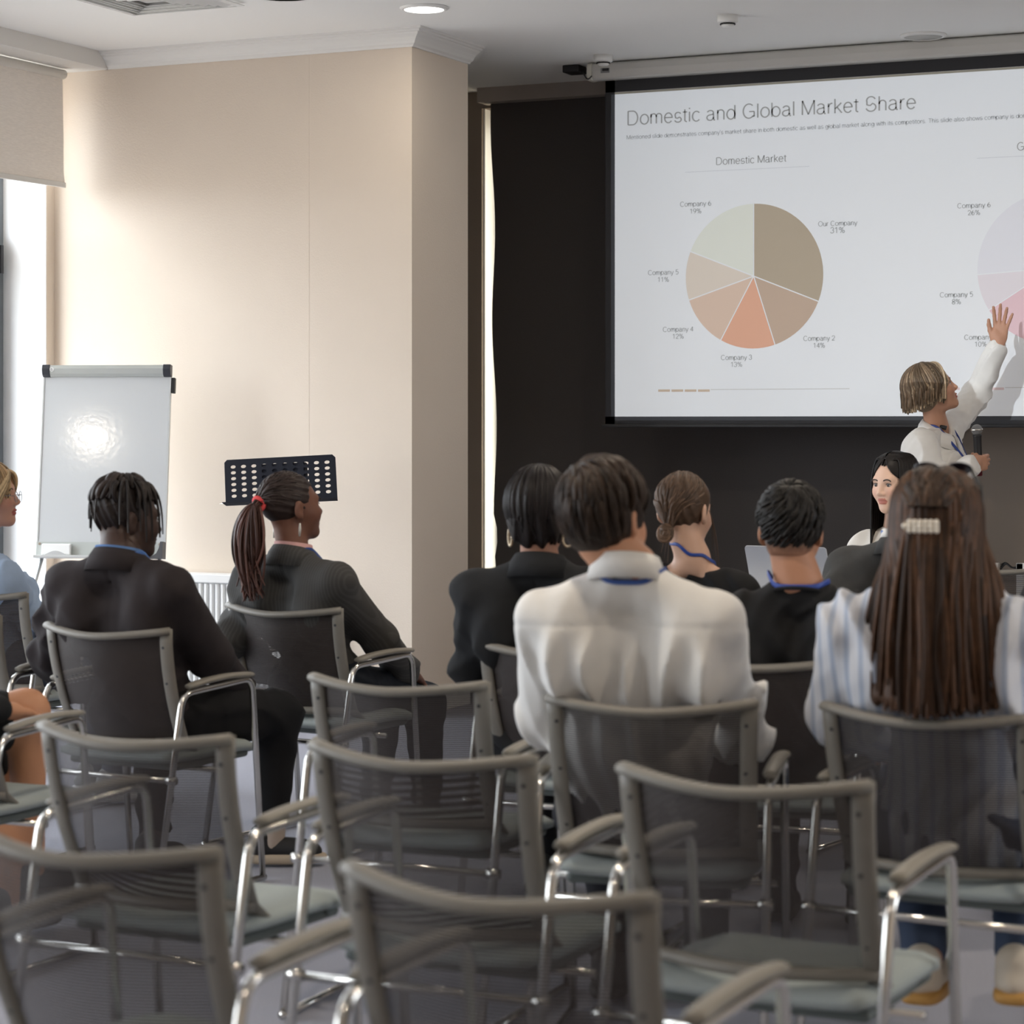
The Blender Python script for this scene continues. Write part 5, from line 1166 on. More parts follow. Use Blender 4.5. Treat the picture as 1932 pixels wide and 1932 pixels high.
# ---------------------------------------------------------------- 3 woman with a ponytail, grey pinstripe blazer
ctx = person('G', 0.13, neck=(552, 1040), psi=36, fem=True, head=(549, 960), hdt=0.02, hyaw=22, hpitch=6, skin=(0.17, 0.075, 0.048), w=0.18, jaw=1.0,
             label='seated person with a long dark ponytail in a red hair tie and grey pinstripe blazer',
             pose=pose_px(elR=(716, 1205, 8.25), wrR=(770, 1268, 8.55), elL=(446, 1200, 8.2), wrL=(520, 1290, 8.6), kneeR=(800, 1330, 8.75), kneeL=(720, 1335, 8.9), ankR=(806, 1530, 8.75), ankL=(708, 1530, 8.6)), handR=dict(curl=35))
mp = wave_mat('pinstripe_wool', (0.042, 0.040, 0.038), (0.055, 0.053, 0.050), 30, 'X', 0.85, 0.55)
p = blazer(ctx, (0.05, 0.048, 0.046), m=mp, hemz=0.52)
trousers(ctx, (0.012, 0.016, 0.024))
for q in 'LR': shoe(ctx, q, (0.02, 0.02, 0.02), (0.02, 0.02, 0.02))
nb = ctx['J']['nb']; collar_band(ctx, cloth('pink_collar', (0.62, 0.36, 0.34)), nb+A3([0, 0.004, 0.004]), 0.056, 0.055, 0.030, 0.004, 0.004, 0.2, 0.1, 'shirt_collar')
lanyard(ctx, p, back=0.004, col=(0.015, 0.05, 0.22), wide=0.011)
# forearm in a navy sleeve
J = ctx['J']; garment(ctx, 'sleeve_lining', cloth('navy_sleeve', (0.008, 0.014, 0.024)), [Cone(J['elR']*0.4+J['wrR']*0.6, J['elR']*0.12+J['wrR']*0.88, 0.045, 0.040)], 0.008, disp=folds(0.004, 2, (60, 80)))
tie = H(ctx, (0.0, -0.118, 0.030)); col = (0.030, 0.019, 0.016)
P = []; g_ = np.random.default_rng(8)
for k in range(230):                                 # hair drawn back to the tie
    az = g_.uniform(-172, 172); e0 = g_.uniform(-12, 88)
    if abs(az) > 105 and e0 < 38: e0 = g_.uniform(40, 80)
    a = sph(ctx, az, e0, 0.004); mid1 = sph(ctx, az*0.72, e0*0.75+12, 0.013); mid2 = sph(ctx, az*0.32, e0*0.4+10, 0.013); P.append(bez(a, mid1*1.0, mid2, tie+g_.normal(0, 0.008, 3)))
parts = [path_locks(P, 0.0048, col, 0.3)]
P = []; end = ctx['L'](PT(474, 1135, 8.05))
for k in range(170):
    o1 = A3([g_.normal(0, 0.030), g_.normal(0, 0.016), 0]); a = tie+g_.normal(0, 0.007, 3); b = tie+A3([-0.01, -0.055, 0.01])+o1*0.5; c = tie*0.35+end*0.65+o1*1.5+A3([0, -0.03, 0.05]); d = end+A3([g_.normal(0.0, 0.022)+0.0, g_.normal(0, 0.012), 0])+A3([0, 0, abs(g_.normal(0, 0.07))]); P.append(bez(a, b, c, d, 16))
parts.append(path_locks(P, 0.0048, (0.075, 0.034, 0.026), 0.4, 9))
hair_base(ctx, scalp(ctx, 0.006), col, disp=folds(0.0015, 3, (130, 180), (0, 0.3, 1)), cut=face_cut(ctx, 0.068, 0.045, -0.045, 0.62), parts=parts)
tr_ = [tie+A3([0.022*math.cos(a), 0.004, 0.022*math.sin(a)])+A3([0, -0.010+0.006*math.cos(2*a), 0]) for a in np.linspace(0, 2*math.pi, 20, endpoint=False)]
G().tube(tr_, 0.0085, 8, closed=True).mesh('hair_tie', mat('coral_red', (0.75, 0.07, 0.07), 0.7), ctx['root'])
e_ = H(ctx, (0.082, -0.012, -0.045)); G().tube([e_, e_+A3([0, 0, -0.02]), e_+A3([0, -0.002, -0.045])], [0.003, 0.005, 0.003], 8).mesh('earring', mat('pearl', (0.6, 0.57, 0.52), 0.25), ctx['root'])
e_ = H(ctx, (-0.080, -0.03, -0.055)); G().tube([e_, e_+A3([0, 0, -0.02]), e_+A3([0, -0.002, -0.045])], [0.003, 0.005, 0.003], 8).mesh('earring', mat('pearl', (0.6, 0.57, 0.52), 0.25), ctx['root'])
# ---------------------------------------------------------------- 4 woman with dark bob and hoop earrings
ctx = person('K', 0.14, neck=(1018, 1056), psi=14, fem=True, head=(1018, 975), hdt=0.02, hyaw=4, hpitch=-6, skin=(0.42, 0.22, 0.15), w=0.182,
             label='seated person with a short black bob, large hoop earrings and a black blazer',
             pose=pose_px(elL=(893, 1250, 6.95), wrL=(930, 1300, 7.3), elR=(1140, 1240, 6.9)))
p = blazer(ctx, (0.019, 0.020, 0.022), hemz=0.5); trousers(ctx, (0.015, 0.015, 0.017))
for q in 'LR': shoe(ctx, q, (0.02, 0.02, 0.02), (0.02, 0.02, 0.02))
col = (0.011, 0.008, 0.008)
parts = [locks_down(ctx, 190, az=(-150, 150), el0=86, el1=-30, infl=(0.020, 0.018), r=0.0062, col=col, hang=0.050, seed=4, cv=0.4, widen=-0.02)]
hair_base(ctx, scalp(ctx, 0.019)+[Ell(H(ctx, (0, -0.045, -0.035)), (0.072, 0.052, 0.060), k=0.04)], col, disp=folds(0.004, 2, (80, 130), (1, 0.4, 0)), cut=face_cut(ctx, 0.07, 0.05, -0.095, 0.35), parts=parts)
for s in (-1, 1):
    c = H(ctx, (s*0.086, 0.0, -0.060)); g = G()
    for k in range(22):
        a = 2*math.pi*k/22; g.sphere(c+A3([0.007*math.sin(a)*0, 0.020*math.cos(a), 0.024*math.sin(a)])+A3([s*0.010*math.cos(a), 0, 0]), 0.0042, 8, 6)
    g.sphere(H(ctx, (s*0.085, 0.0, -0.034)), 0.007, 10, 8)
    g.mesh('hoop_earring', mat('gold_pearl', (0.62, 0.52, 0.38), 0.25, 0.6), ctx['root'])
# ---------------------------------------------------------------- 5 man in a white shirt
ctx = person('L', 0.125, neck=(1188, 1074), psi=10, head=(1143, 986), hdt=0.03, hyaw=24, hpitch=-5, hroll=-4, skin=SK_TAN, w=0.198, sd=0.115, hs=1.02,
             label='seated person with short brown hair in a white shirt with a blue lanyard',
             pose=pose_px(elL=(1030, 1352, 5.60), wrL=(1105, 1410, 5.95), elR=(1402, 1385, 5.66), wrR=(1370, 1400, 5.98)))
J = ctx['J']; nb = J['nb']
dr = blend_folds(folds(0.010, 13, (34, 52), (1, 0, -0.30), 0.45), folds(0.004, 14, (70, 100), (0.9, 0, 0.3), 0.5))
def shirt_disp(X, Y, Z):
    low = np.clip((nb[2]-0.13-Z)/0.08, 0, 1); pl = np.exp(-((X-nb[0]+0.02+0.14*(Z-nb[2]+0.12))/0.014)**2)*low
    yoke = 0.003*np.exp(-((Z-(nb[2]-0.125))/0.004)**2)
    return dr(X, Y, Z)*(0.15+0.85*low)-0.014*pl+0.010*np.exp(-((X-nb[0]-0.015+0.14*(Z-nb[2]+0.12))/0.010)**2)*low+yoke
p = top_prims(ctx, 0.016, 0.012, upto=0.98, sr=(0.056, 0.054, 0.052, 0.038)); ctx['top'] = p
M_shirt = cloth('white_cotton', (0.76, 0.745, 0.72), 0.02, 0.06, wr=0.6)
garment(ctx, 'shirt', M_shirt, p+[Ell(J['pel']+A3([0, -0.03, 0.14]), (0.19, 0.135, 0.12), k=0.05), Cone(nb+A3([0, 0.01, 0]), nb+A3([0, 0, 0.1]), 0.058, 0.07, k=0.01, sub=True)], 0.008, disp=shirt_disp, cut=hem(0.5))
collar_band(ctx, M_shirt, nb+A3([-0.008, 0.004, 0.006]), 0.066, 0.066, 0.036, 0.018, 0.004, 0.30, 0.08, 'collar', drop=0.018)
lanyard(ctx, p, back=-0.004, col=(0.04, 0.10, 0.36), wide=0.006)
trousers(ctx, (0.02, 0.02, 0.025))
for q in 'LR': shoe(ctx, q, (0.02, 0.02, 0.02), (0.02, 0.02, 0.02))
col = (0.026, 0.016, 0.011)
wh = []; g_ = np.random.default_rng(21)
def whorl(ctx, n, caz=-35, cel=52, infl=0.020, ln=(40, 70), r=0.006, col=col, cv=0.35, seed=3, lowlim=-28, lift=0.006):
    """short locks radiating from a crown whorl"""
    g_ = np.random.default_rng(seed); out = []; c0 = A3([math.sin(math.radians(caz))*math.cos(math.radians(cel)), -math.cos(math.radians(caz))*math.cos(math.radians(cel)), math.sin(math.radians(cel))])
    u = np.cross(c0, [0, 0, 1]); u /= np.linalg.norm(u); v = np.cross(u, c0)
    for i in range(n):
        a = g_.uniform(0, 2*math.pi); r0 = g_.uniform(0.02, 1.9); l = math.radians(g_.uniform(*ln)); q = []
        for t in np.linspace(0, 1, 9):
            an = r0+l*t; aa = a+0.5*t+0.25*(r0); d = c0*math.cos(an)+(u*math.cos(aa)+v*math.sin(aa))*math.sin(an)
            P_ = A3((0, -0.014, 0.038))+d*(A3([0.073, 0.094, 0.087])+infl+lift*math.sin(math.pi*t)-0.012*(t**4)); q.append(H(ctx, P_))
        q = np.array(q); Lz = (q[-1]-ctx['hc'])@ctx['HR']; Ly = (q-ctx['hc'])@ctx['HR']
        if Lz[2] < -0.075 or (Ly[:, 1] > 0.045).any() and (Ly[Ly[:, 1] > 0.045][:, 2] < 0.045).any() or (np.abs(Ly[:, 0]) > 0.06).any() and (Ly[(np.abs(Ly[:, 0]) > 0.06) & (Ly[:, 1] > -0.025)][:, 2] < 0.012).any(): continue
        out.append(q)
    return path_locks(out, r, col, cv, seed)
parts = [whorl(ctx, 420, infl=0.017, r=0.0062, col=col, cv=0.35, lift=0.009)]
hair_base(ctx, scalp(ctx, 0.017)+[Ell(H(ctx, (0, -0.045, -0.02)), (0.070, 0.055, 0.055), k=0.03), Ell(H(ctx, (-0.04, 0.02, 0.09)), (0.06, 0.07, 0.04), k=0.03)], col, disp=folds(0.004, 12, (60, 110), (1, 0.4, 0.5)), cut=face_cut(ctx, 0.062, 0.045, -0.068, 0.52, -0.03), parts=parts)
# ---------------------------------------------------------------- 6 woman with a low bun, sleeveless black top
t6 = 7.6; p6 = PT(1305, 1050, t6); chair_at('R', (p6.x-0.05, p6.y-0.16, 0), 0, 'conference chair hidden behind the man in white, under the woman with the low bun')
ctx = person('R', 0.14, neck=(1306, 1050), psi=20, fem=True, head=(1291, 968), hdt=0.02, hyaw=14, hpitch=-2, skin=(0.64, 0.40, 0.29), w=0.155, h=0.0045,
             label='seated person with light brown hair in a low bun and a sleeveless black top',
             pose=pose_px(elR=(1412, 1200, 7.65), elL=(1200, 1200, 7.65)))
J = ctx['J']; nb = J['nb']; m = cloth('black_jersey', (0.010, 0.010, 0.011), 0.04)
p = torso(J, 0.010)+[Ell(J['shR']+A3([0.0, 0, -0.01]), (0.068, 0.075, 0.070), k=0.02), Ell(J['shL']+A3([0.0, 0, -0.01]), (0.068, 0.075, 0.070), k=0.02)]
garment(ctx, 'top', m, p+[Ell(nb+A3([0.005, -0.01, 0.035]), (0.118, 0.22, 0.098), k=0.012, sub=True)], 0.007, disp=folds(0.003, 7, (40, 70), (0.8, 0, 0.6)), cut=hem(0.5))
trousers(ctx, (0.02, 0.02, 0.02)); [shoe(ctx, q, (0.02, 0.02, 0.02), (0.02, 0.02, 0.02)) for q in 'LR']
skinp = ctx['hp']+ctx['neck']+torso(J, 0.0); lanyard(ctx, skinp, back=0.030, col=(0.02, 0.06, 0.30), wide=0.0055)
col = (0.085, 0.052, 0.034); tie = H(ctx, (0.0, -0.096, -0.045)); P = []; g_ = np.random.default_rng(31)
for k in range(300):
    az = g_.uniform(-150, 150); e0 = g_.uniform(-5, 86)
    if abs(az) > 100 and e0 < 35: e0 = g_.uniform(36, 80)
    a = sph(ctx, az, e0, 0.008); m1 = sph(ctx, az*0.85, e0*0.55, 0.018); m2 = sph(ctx, az*0.35, e0*0.1-12, 0.012); P.append(bez(a, m1, m2, tie+g_.normal(0, 0.006, 3)))
parts = [path_locks(P, 0.0042, col, 0.35)]
bc = tie+ctx['HR']@A3([0.0, -0.022, -0.020]); P = []
for k in range(60):
    a0 = g_.uniform(0, 6.28); rr_ = g_.uniform(0.008, 0.026); tl = g_.normal(0, 0.5); ax = A3([math.sin(tl)*0.5, -1, math.cos(tl)*0.4]); ax /= np.linalg.norm(ax); u = np.cross(ax, [0, 0, 1]); u /= np.linalg.norm(u); v = np.cross(u, ax)
    P.append([bc+(u*math.cos(a0+q)+v*math.sin(a0+q)*1.15)*rr_+ax*(0.017*math.cos(rr_*60)) for q in np.linspace(0, 3.4, 12)])
parts.append(path_locks(P, 0.0050, (0.13, 0.080, 0.052), 0.35))
P = [bez(H(ctx, (s*0.074, 0.03, 0.01)), H(ctx, (s*0.090, 0.035, -0.03)), H(ctx, (s*0.085+0.01*q, 0.03, -0.08)), H(ctx, (s*0.095+0.012*q, 0.02, -0.13-0.02*q))) for s in (1, -1) for q in range(3)]
parts.append(path_locks(P, 0.0014, col, 0.2))
hair_base(ctx, scalp(ctx, 0.009)+[Ell(bc, (0.028, 0.022, 0.030), k=0.02)], col, disp=folds(0.0018, 3, (120, 170), (1, 0.2, 0.2)), cut=face_cut(ctx, 0.07, 0.045, -0.058, 0.62), parts=parts)
# ---------------------------------------------------------------- 7 man in a black T-shirt, faded haircut
ctx = person('M', 0.15, neck=(1506, 1098), psi=14, head=(1494, 1006), hdt=0.03, hyaw=4, hpitch=-4, skin=(0.46, 0.23, 0.14), w=0.165, jaw=0.98,
             label='seated person with a short dark faded haircut in a black T-shirt and blue lanyard',
             pose=pose_px(elL=(1392, 1265, 6.45), elR=(1640, 1265, 6.35)))
J = ctx['J']; nb = J['nb']; m = cloth('black_cotton', (0.013, 0.013, 0.014), 0.05)
p = torso(J, 0.016)+arm(J, 'L', 0.018, (0.056, 0.054, 0.05, 0.05), upto=0.05)+arm(J, 'R', 0.018, (0.056, 0.054, 0.05, 0.05), upto=0.05)
garment(ctx, 't_shirt', m, p+[Ell(nb+A3([0, 0.01, 0.02]), (0.078, 0.085, 0.045), k=0.01, sub=True)], 0.008, disp=blend_folds(folds(0.007, 17, (34, 60), (0.8, 0, 0.7)), folds(0.004, 19, (60, 90), (-0.8, 0, 0.5))), cut=hem(0.5))
collar_band(ctx, m, nb+A3([0, 0.008, -0.016]), 0.080, 0.080, 0.010, 0.0, 0.006, 0.32, 0.0, 'neckband', fold=False)
lanyard(ctx, ctx['hp']+ctx['neck']+p, back=0.012, col=(0.03, 0.07, 0.34), wide=0.0075)
trousers(ctx, (0.02, 0.02, 0.025)); [shoe(ctx, q, (0.02, 0.02, 0.02), (0.02, 0.02, 0.02)) for q in 'LR']
col = (0.013, 0.011, 0.010)
parts = [whorl(ctx, 420, caz=10, cel=58, infl=0.013, ln=(22, 42), r=0.0046, col=col, cv=0.4, seed=6, lift=0.006)]
V, Q = surf(scalp(ctx, 0.013), 0.005, disp=folds(0.0025, 12, (80, 130), (1, 0.4, 0.5)), cut=face_cut(ctx, 0.07, 0.05, -0.012, 0.25)); parts.append((V, Q, A3(col)))
V, Q = surf(scalp(ctx, 0.0035)+[Ell(H(ctx, (0, -0.038, -0.03)), (0.060, 0.056, 0.055), k=0.03)], 0.004, cut=face_cut(ctx, 0.06, 0.045, -0.062, 0.5))
Lz = ((V-ctx['hc'])@ctx['HR'])[:, 2]; f_ = np.clip((Lz+0.068)/0.055, 0, 1)[:, None]**0.8; T = A3((0.40, 0.20, 0.125))*(1-f_)+A3((0.045, 0.032, 0.027))*f_
qmesh('hair', parts+[(V, Q, T)], M_hair, ctx['root'], tint=True)
# ---------------------------------------------------------------- 8 woman with long brown hair and pearl clip
ctx = person('N', 0.13, neck=(1775, 1098), psi=22, fem=True, head=(1768, 1003), hdt=0.02, hyaw=-2, hpitch=-2, skin=(0.62, 0.36, 0.26), w=0.20, hs=1.0,
             label='seated person with very long brown hair, pearl clip and pale striped blouse',
             pose=pose_px(elL=(1592, 1345, 5.38), elR=(1960, 1345, 5.28), wrL=(1660, 1395, 5.7), wrR=(1900, 1395, 5.6), kneeL=(1720, 1480, 5.85), kneeR=(1930, 1480, 5.75), ankL=(1745, 1812, 5.35), ankR=(1920, 1812, 5.28)))
J = ctx['J']; nb = J['nb']
mb = wave_mat('striped_blouse', (0.66, 0.68, 0.74), (0.42, 0.48, 0.60), 9, 'X', 0.85, 0.62)
p = top_prims(ctx, 0.022, 0.026, upto=0.95, sr=(0.060, 0.060, 0.058, 0.042)); ctx['top'] = p
garment(ctx, 'blouse', mb, p+[Cone(nb+A3([0, 0.01, 0]), nb+A3([0, 0, 0.1]), 0.058, 0.07, k=0.01, sub=True)], 0.009, disp=blend_folds(folds(0.006, 23, (34, 56), (1, 0, 0.35), 0.6), folds(0.004, 24, (60, 90), (0.8, 0, -0.5))), cut=hem(0.47))
trousers(ctx, (0.065, 0.09, 0.15), 'jeans', upto=0.93)
for q in 'LR': shoe(ctx, q, (0.62, 0.55, 0.45), (0.55, 0.30, 0.08), 'sneaker', label='white sneaker with an orange-tan sole')
col = (0.062, 0.030, 0.016); g_ = np.random.default_rng(41); P = []; tints = []
for k in range(420):
    az = g_.uniform(-128, 128); e0 = g_.uniform(25, 88); a = sph(ctx, az, e0, 0.010); b_ = sph(ctx, az*0.95, e0*0.45+4, 0.024); 
    s_ = az/128.0; bw_ = 0.155*s_+g_.normal(0, 0.012); dep = -0.150+0.11*abs(s_)**1.5+g_.normal(0, 0.010); zb_ = 0.82+0.03*s_*s_+abs(g_.normal(0, 0.035))
    mid = sph(ctx, az*0.9, -18, 0.030); end = A3([nb[0]+bw_, nb[1]+dep, zb_]); sh_ = A3([nb[0]+bw_*0.86, nb[1]+dep+0.005, nb[2]-0.02])
    q = smooth_path([a, b_, mid, sh_*0.9+mid*0.1, (sh_+end)/2+A3([g_.normal(0, 0.006), -0.012, 0]), end], 4); P.append(q)
parts = [path_locks(P, 0.0072, col, 0.42, 5)]
P = []
for k in range(120):                                 # half drawn back to the clip
    az = g_.uniform(-140, 140); e0 = g_.uniform(30, 86); a = sph(ctx, az, e0, 0.014); c = sph(ctx, g_.uniform(-22, 22), 8, 0.034); P.append(bez(a, sph(ctx, az*0.75, e0*0.8, 0.030), sph(ctx, az*0.35, e0*0.5+8, 0.034), c))
parts.append(path_locks(P, 0.0068, (0.050, 0.029, 0.019), 0.45, 7))
curt = [Ell(H(ctx, (0, -0.03, -0.04)), (0.088, 0.085, 0.12), k=0.04)]
for s_ in np.linspace(-0.85, 0.85, 8): curt.append(Cone(H(ctx, (s_*0.085, -0.085+0.03*abs(s_), -0.10)), A3([nb[0]+s_*0.15, nb[1]-0.135+0.09*abs(s_)**1.5, 0.86]), 0.026, 0.024, k=0.03))
hair_base(ctx, scalp(ctx, 0.014)+curt, col, 0.006, disp=folds(0.004, 3, (90, 150), (1, 0, 0)), cut=face_cut(ctx, 0.07, 0.045, -1.0, 0), parts=parts)
cl_ = bpy.data.objects.new('hair_clip', None); link(cl_, ctx['root'])
cpx = ctx['L'](PT(1738, 993, ctx['cfg']['th']-0.158)); rx_ = A3([math.cos(0.0), 0, 0])
g = G().obox(cpx+A3([0, 0.006, 0]), (0.036, 0.004, 0), (0, 0.003, 0), (0, 0, 0.010)); g.mesh('clip_bar', mat('clip_gold', (0.5, 0.42, 0.3), 0.3, 0.8), cl_, smooth=False)
for i in range(7):
    for j in range(3):
        if (i in (0,) and j != 1): continue
        G().sphere(cpx+A3([-0.036+i*0.0115, -0.004+0.003*abs(i-3)*0.3, (j-1)*0.009]), 0.0062+0.001*((i*j) % 2), 10, 8).mesh('pearl', mat('clip_pearl', (0.86, 0.80, 0.70), 0.12), cl_)
# sunglasses pushed up on her head
sg = thing('sunglasses', 'dark sunglasses pushed up on the head of the person with the pearl clip', 'glasses', ctx['root'].location, ctx['th'])
for s in (-1, 1):
    c = H(ctx, (s*0.036, 0.074, 0.140)); g = G().sphere((0, 0, 0), (0.030, 0.006, 0.022), 16, 10); V = np.concatenate(g.V)@(ctx['HR']@rotm(pitch=52)).T+c
    G().add(V, g.Fc).mesh('lens', mat('sunglass_black', (0.012, 0.01, 0.016), 0.12), sg)
    G().tube([H(ctx, (s*0.064, 0.072, 0.136)), H(ctx, (s*0.092, 0.02, 0.100)), H(ctx, (s*0.100, -0.01, 0.045))], 0.004, 8).mesh('temple', M_black, sg)
G().tube([H(ctx, (-0.01, 0.082, 0.144)), H(ctx, (0.01, 0.082, 0.144))], 0.003, 8).mesh('bridge', M_black, sg)
# ---------------------------------------------------------------- 9 person in a dark grey suit behind her
p9 = PT(1706, 1018, 8.0); chair_at('S', (p9.x-0.02, p9.y-0.16, 0), -10, 'conference chair under the person in the dark grey suit')
ctx = person('S', 0.14, neck=(1708, 1020), psi=38, head=(1752, 966), hdt=0.08, hyaw=15, hpitch=-6, skin=(0.30, 0.16, 0.11), w=0.21,
             label='seated person in a dark grey suit with a white collar, beyond the long brown hair',
             pose=pose_px(elL=(1545, 1200, 7.95), elR=(1840, 1220, 7.6)))
p = blazer(ctx, (0.055, 0.055, 0.054), hemz=0.5); trousers(ctx, (0.04, 0.04, 0.04)); [shoe(ctx, q, (0.02, 0.02, 0.02), (0.02, 0.02, 0.02)) for q in 'LR']
nb = ctx['J']['nb']; collar_band(ctx, M_shirt, nb+A3([0, 0.004, 0.010]), 0.070, 0.068, 0.030, 0.008, 0.004, 0.22, 0.1, 'shirt_collar')
lanyard(ctx, [Ell(nb+A3([0, 0.004, 0.02]), (0.078, 0.076, 0.06))]+p, back=0.020, col=(0.05, 0.16, 0.50), wide=0.008)
col = (0.020, 0.016, 0.014); hair_base(ctx, scalp(ctx, 0.013)+[Ell(H(ctx, (0, -0.045, -0.02)), (0.068, 0.052, 0.055), k=0.03)], col, disp=folds(0.003, 12, (60, 110), (1, 0.4, 0.5)), cut=face_cut(ctx, 0.07, 0.045, -0.06, 0.55), parts=[whorl(ctx, 260, infl=0.013, r=0.006, col=col)])
# ---------------------------------------------------------------- 10 woman with long straight black hair facing the audience
ctx = person(None, neck=(1694, 990), t=9.75, th=9.72, lean=0.05, psi=-150, fem=True, head=(1688, 913), hyaw=15, hpitch=-7, skin=SK_ASIA, lips=(0.52, 0.20, 0.16), brow=(0.05, 0.035, 0.03), h=0.0028, w=0.155, hs=0.99,
             label='seated person with long straight black hair, facing the audience')
J = ctx['J']; nb = J['nb']; chair_at('T', (ctx['root'].location.x-math.sin(ctx['th'])*-0.20, ctx['root'].location.y-math.cos(ctx['th'])*0.20, 0), math.degrees(ctx['th']), 'conference chair behind the table under the person with long black hair')
p = top_prims(ctx, 0.016, 0.018); garment(ctx, 'shirt', M_shirt, p+[Ell(nb+A3([0, 0.04, 0.03]), (0.06, 0.09, 0.06), k=0.01, sub=True)], 0.009, disp=folds(0.005, 23, (34, 56), (1, 0, 0.35), 0.6), cut=hem(0.5))
trousers(ctx, (0.02, 0.02, 0.02)); [shoe(ctx, q, (0.02, 0.02, 0.02), (0.02, 0.02, 0.02)) for q in 'LR']
col = (0.010, 0.008, 0.008); P = []; g_ = np.random.default_rng(51)
for s in (-1, 1):
    for k in range(150):
        u = g_.uniform(0, 1); st = H(ctx, (s*0.003, 0.072-0.15*u, 0.128+0.004-0.10*(u-0.45)**2*1.2-0.03*max(0, 0.25-u)*3)); az = 180-175*u if s > 0 else -(180-175*u)
        az_ = s*(128-118*u); m1 = sph(ctx, az_, 42, 0.016); m2 = sph(ctx, az_, 0, 0.016); e1 = m2+A3([0, 0, -0.10])+A3([s*0.004, 0, 0]); e2 = A3([m2[0]+s*0.004, m2[1]+0.01, nb[2]-0.10-0.06*g_.uniform(0, 1)])
        if u < 0.6: P.append(smooth_path([st, m1, m2, e1, e2], 4))
        else: P.append(smooth_path([st, m1, m2, A3([m2[0], m2[1]-0.01, e1[2]]), A3([m2[0], m2[1]-0.02, e2[2]])], 4))
parts = [path_locks(P, 0.0058, col, 0.35)]
hair_base(ctx, scalp(ctx, 0.011)+[Ell(H(ctx, (0, -0.05, -0.06)), (0.082, 0.05, 0.12), k=0.04)], col, 0.004, cut=face_cut(ctx, 0.112, 0.028, -1.0, 0, vee=1.35), parts=parts)
# ---------------------------------------------------------------- 11 presenter
MIC0 = PT(1843, 811, 11.12); MIC1 = PT(1847, 893, 11.12)
micax = A3(MIC0-MIC1); micax /= np.linalg.norm(micax); mic_h = A3(PT(1848, 873, 11.12))
Rw, Fw = A3([cs, sn, 0]), A3([-sn, cs, 0])
grip_f = Rw*0.80+Fw*0.45+A3([0, 0, 0.10]); grip_u = -Fw*0.80+Rw*0.55
GR = frame(grip_f, grip_u); wr_w = mic_h-GR@A3([0, 0.015+0.072, -0.030])
def pose11(J, L):
    psi_s = 0; nb = J['nb']
    J['pel'] = A3([0, 0.0, 0.93]); J['hipL'] = A3([-0.09, 0.0, 0.90]); J['hipR'] = A3([0.09, 0.0, 0.90]); J['kneeL'] = A3([-0.10, 0.03, 0.49]); J['kneeR'] = A3([0.10, 0.02, 0.49]); J['ankL'] = A3([-0.11, -0.02, 0.085]); J['ankR'] = A3([0.11, -0.02, 0.085])
    J['shR'] = L(PT(1738, 838, 11.12)); J['shL'] = L(PT(1792, 806, 11.42))
    J['elL'] = L(PT(1843, 742, 11.62)); J['wrL'] = L(PT(1883, 652, 11.52)); J['elR'] = L(PT(1762, 928, 11.05)); J['wrR'] = L(Vector(wr_w))
th11 = math.radians(25-112); cR = math.cos(-th11); sR = math.sin(-th11)
def wl(v): return A3([v[0]*cR-v[1]*sR, v[0]*sR+v[1]*cR, v[2]])
hand_dir = A3(PT(1893, 583, 11.50)-PT(1883, 652, 11.52))
ctx = person(None, neck=(1766, 806), t=11.28, th=11.22, lean=0.0, psi=112, fem=True, head=(1759, 737), hyaw=-18, hpitch=20, hroll=0, skin=(0.50, 0.27, 0.18), lips=(0.42, 0.13, 0.10), brow=(0.10, 0.07, 0.05), h=0.003, w=0.15, hs=1.0,
             label='standing person with a short grey-blonde bob and white shirt, arm raised towards the screen', pose=pose11,
             handL=dict(fwd=wl(hand_dir), up=wl(Fw+Rw*0.25), curl=(10, 8, 12, 6), spread=9, thumb=(30, -2), h=0.0028, sc=0.98), handR=dict(fwd=wl(grip_f), up=wl(grip_u), curl=(74, 76, 78, 80), spread=1, thumb=(16, 30), grip=True, h=0.0028, sc=0.96))
J = ctx['J']; nb = J['nb']
dr = blend_folds(folds(0.008, 33, (34, 52), (0.5, 0.6, 0.6), 0.6), folds(0.004, 34, (70, 100), (0.7, 0.5, -0.5), 0.5))
p = [q for q in torso(J, 0.016)]+arm(J, 'L', 0.018, (0.058, 0.052, 0.050, 0.040), upto=0.90)+arm(J, 'R', 0.022, (0.058, 0.058, 0.055, 0.040), upto=0.86)+[Ell(J['shR']+A3([0.01, 0, -0.03]), (0.066, 0.080, 0.080), k=0.04)]
garment(ctx, 'shirt', M_shirt, p+[Cone(nb+A3([0, 0.02, -0.01]), nb+A3([0, 0.01, 0.1]), 0.056, 0.07, k=0.01, sub=True), Ell(nb+A3([0, 0.085, -0.045]), (0.026, 0.05, 0.07), k=0.01, sub=True)], 0.006, disp=dr, cut=hem(0.84))
for q, u in (('L', 0.88), ('R', 0.84)):
    a, b_ = J['el'+q], J['wr'+q]; d = (b_-a)/np.linalg.norm(b_-a); L_ = np.linalg.norm(b_-a)
    G().tube([a+d*(L_*u-0.045), a+d*(L_*u-0.042), a+d*(L_*u+0.016), a+d*(L_*u+0.018), a+d*(L_*u+0.016)], [0.040, 0.0455, 0.047, 0.045, 0.030], 24).mesh('cuff', M_shirt, ctx['root'])
collar_band(ctx, M_shirt, nb+A3([0, 0.008, 0.0]), 0.064, 0.062, 0.036, 0.034, 0.005, 0.62, 0.07, 'collar', drop=0.040)
lanyard(ctx, p, back=0.008, drop=0.33, col=(0.02, 0.05, 0.25), wide=0.008)
mt_ = J['nb']+A3([0, 0.05, -0.33]); ft = march(p, [mt_*A3([1, 0, 1])], [[0, 1.0, 0]], 0.0, 0.3)[0]
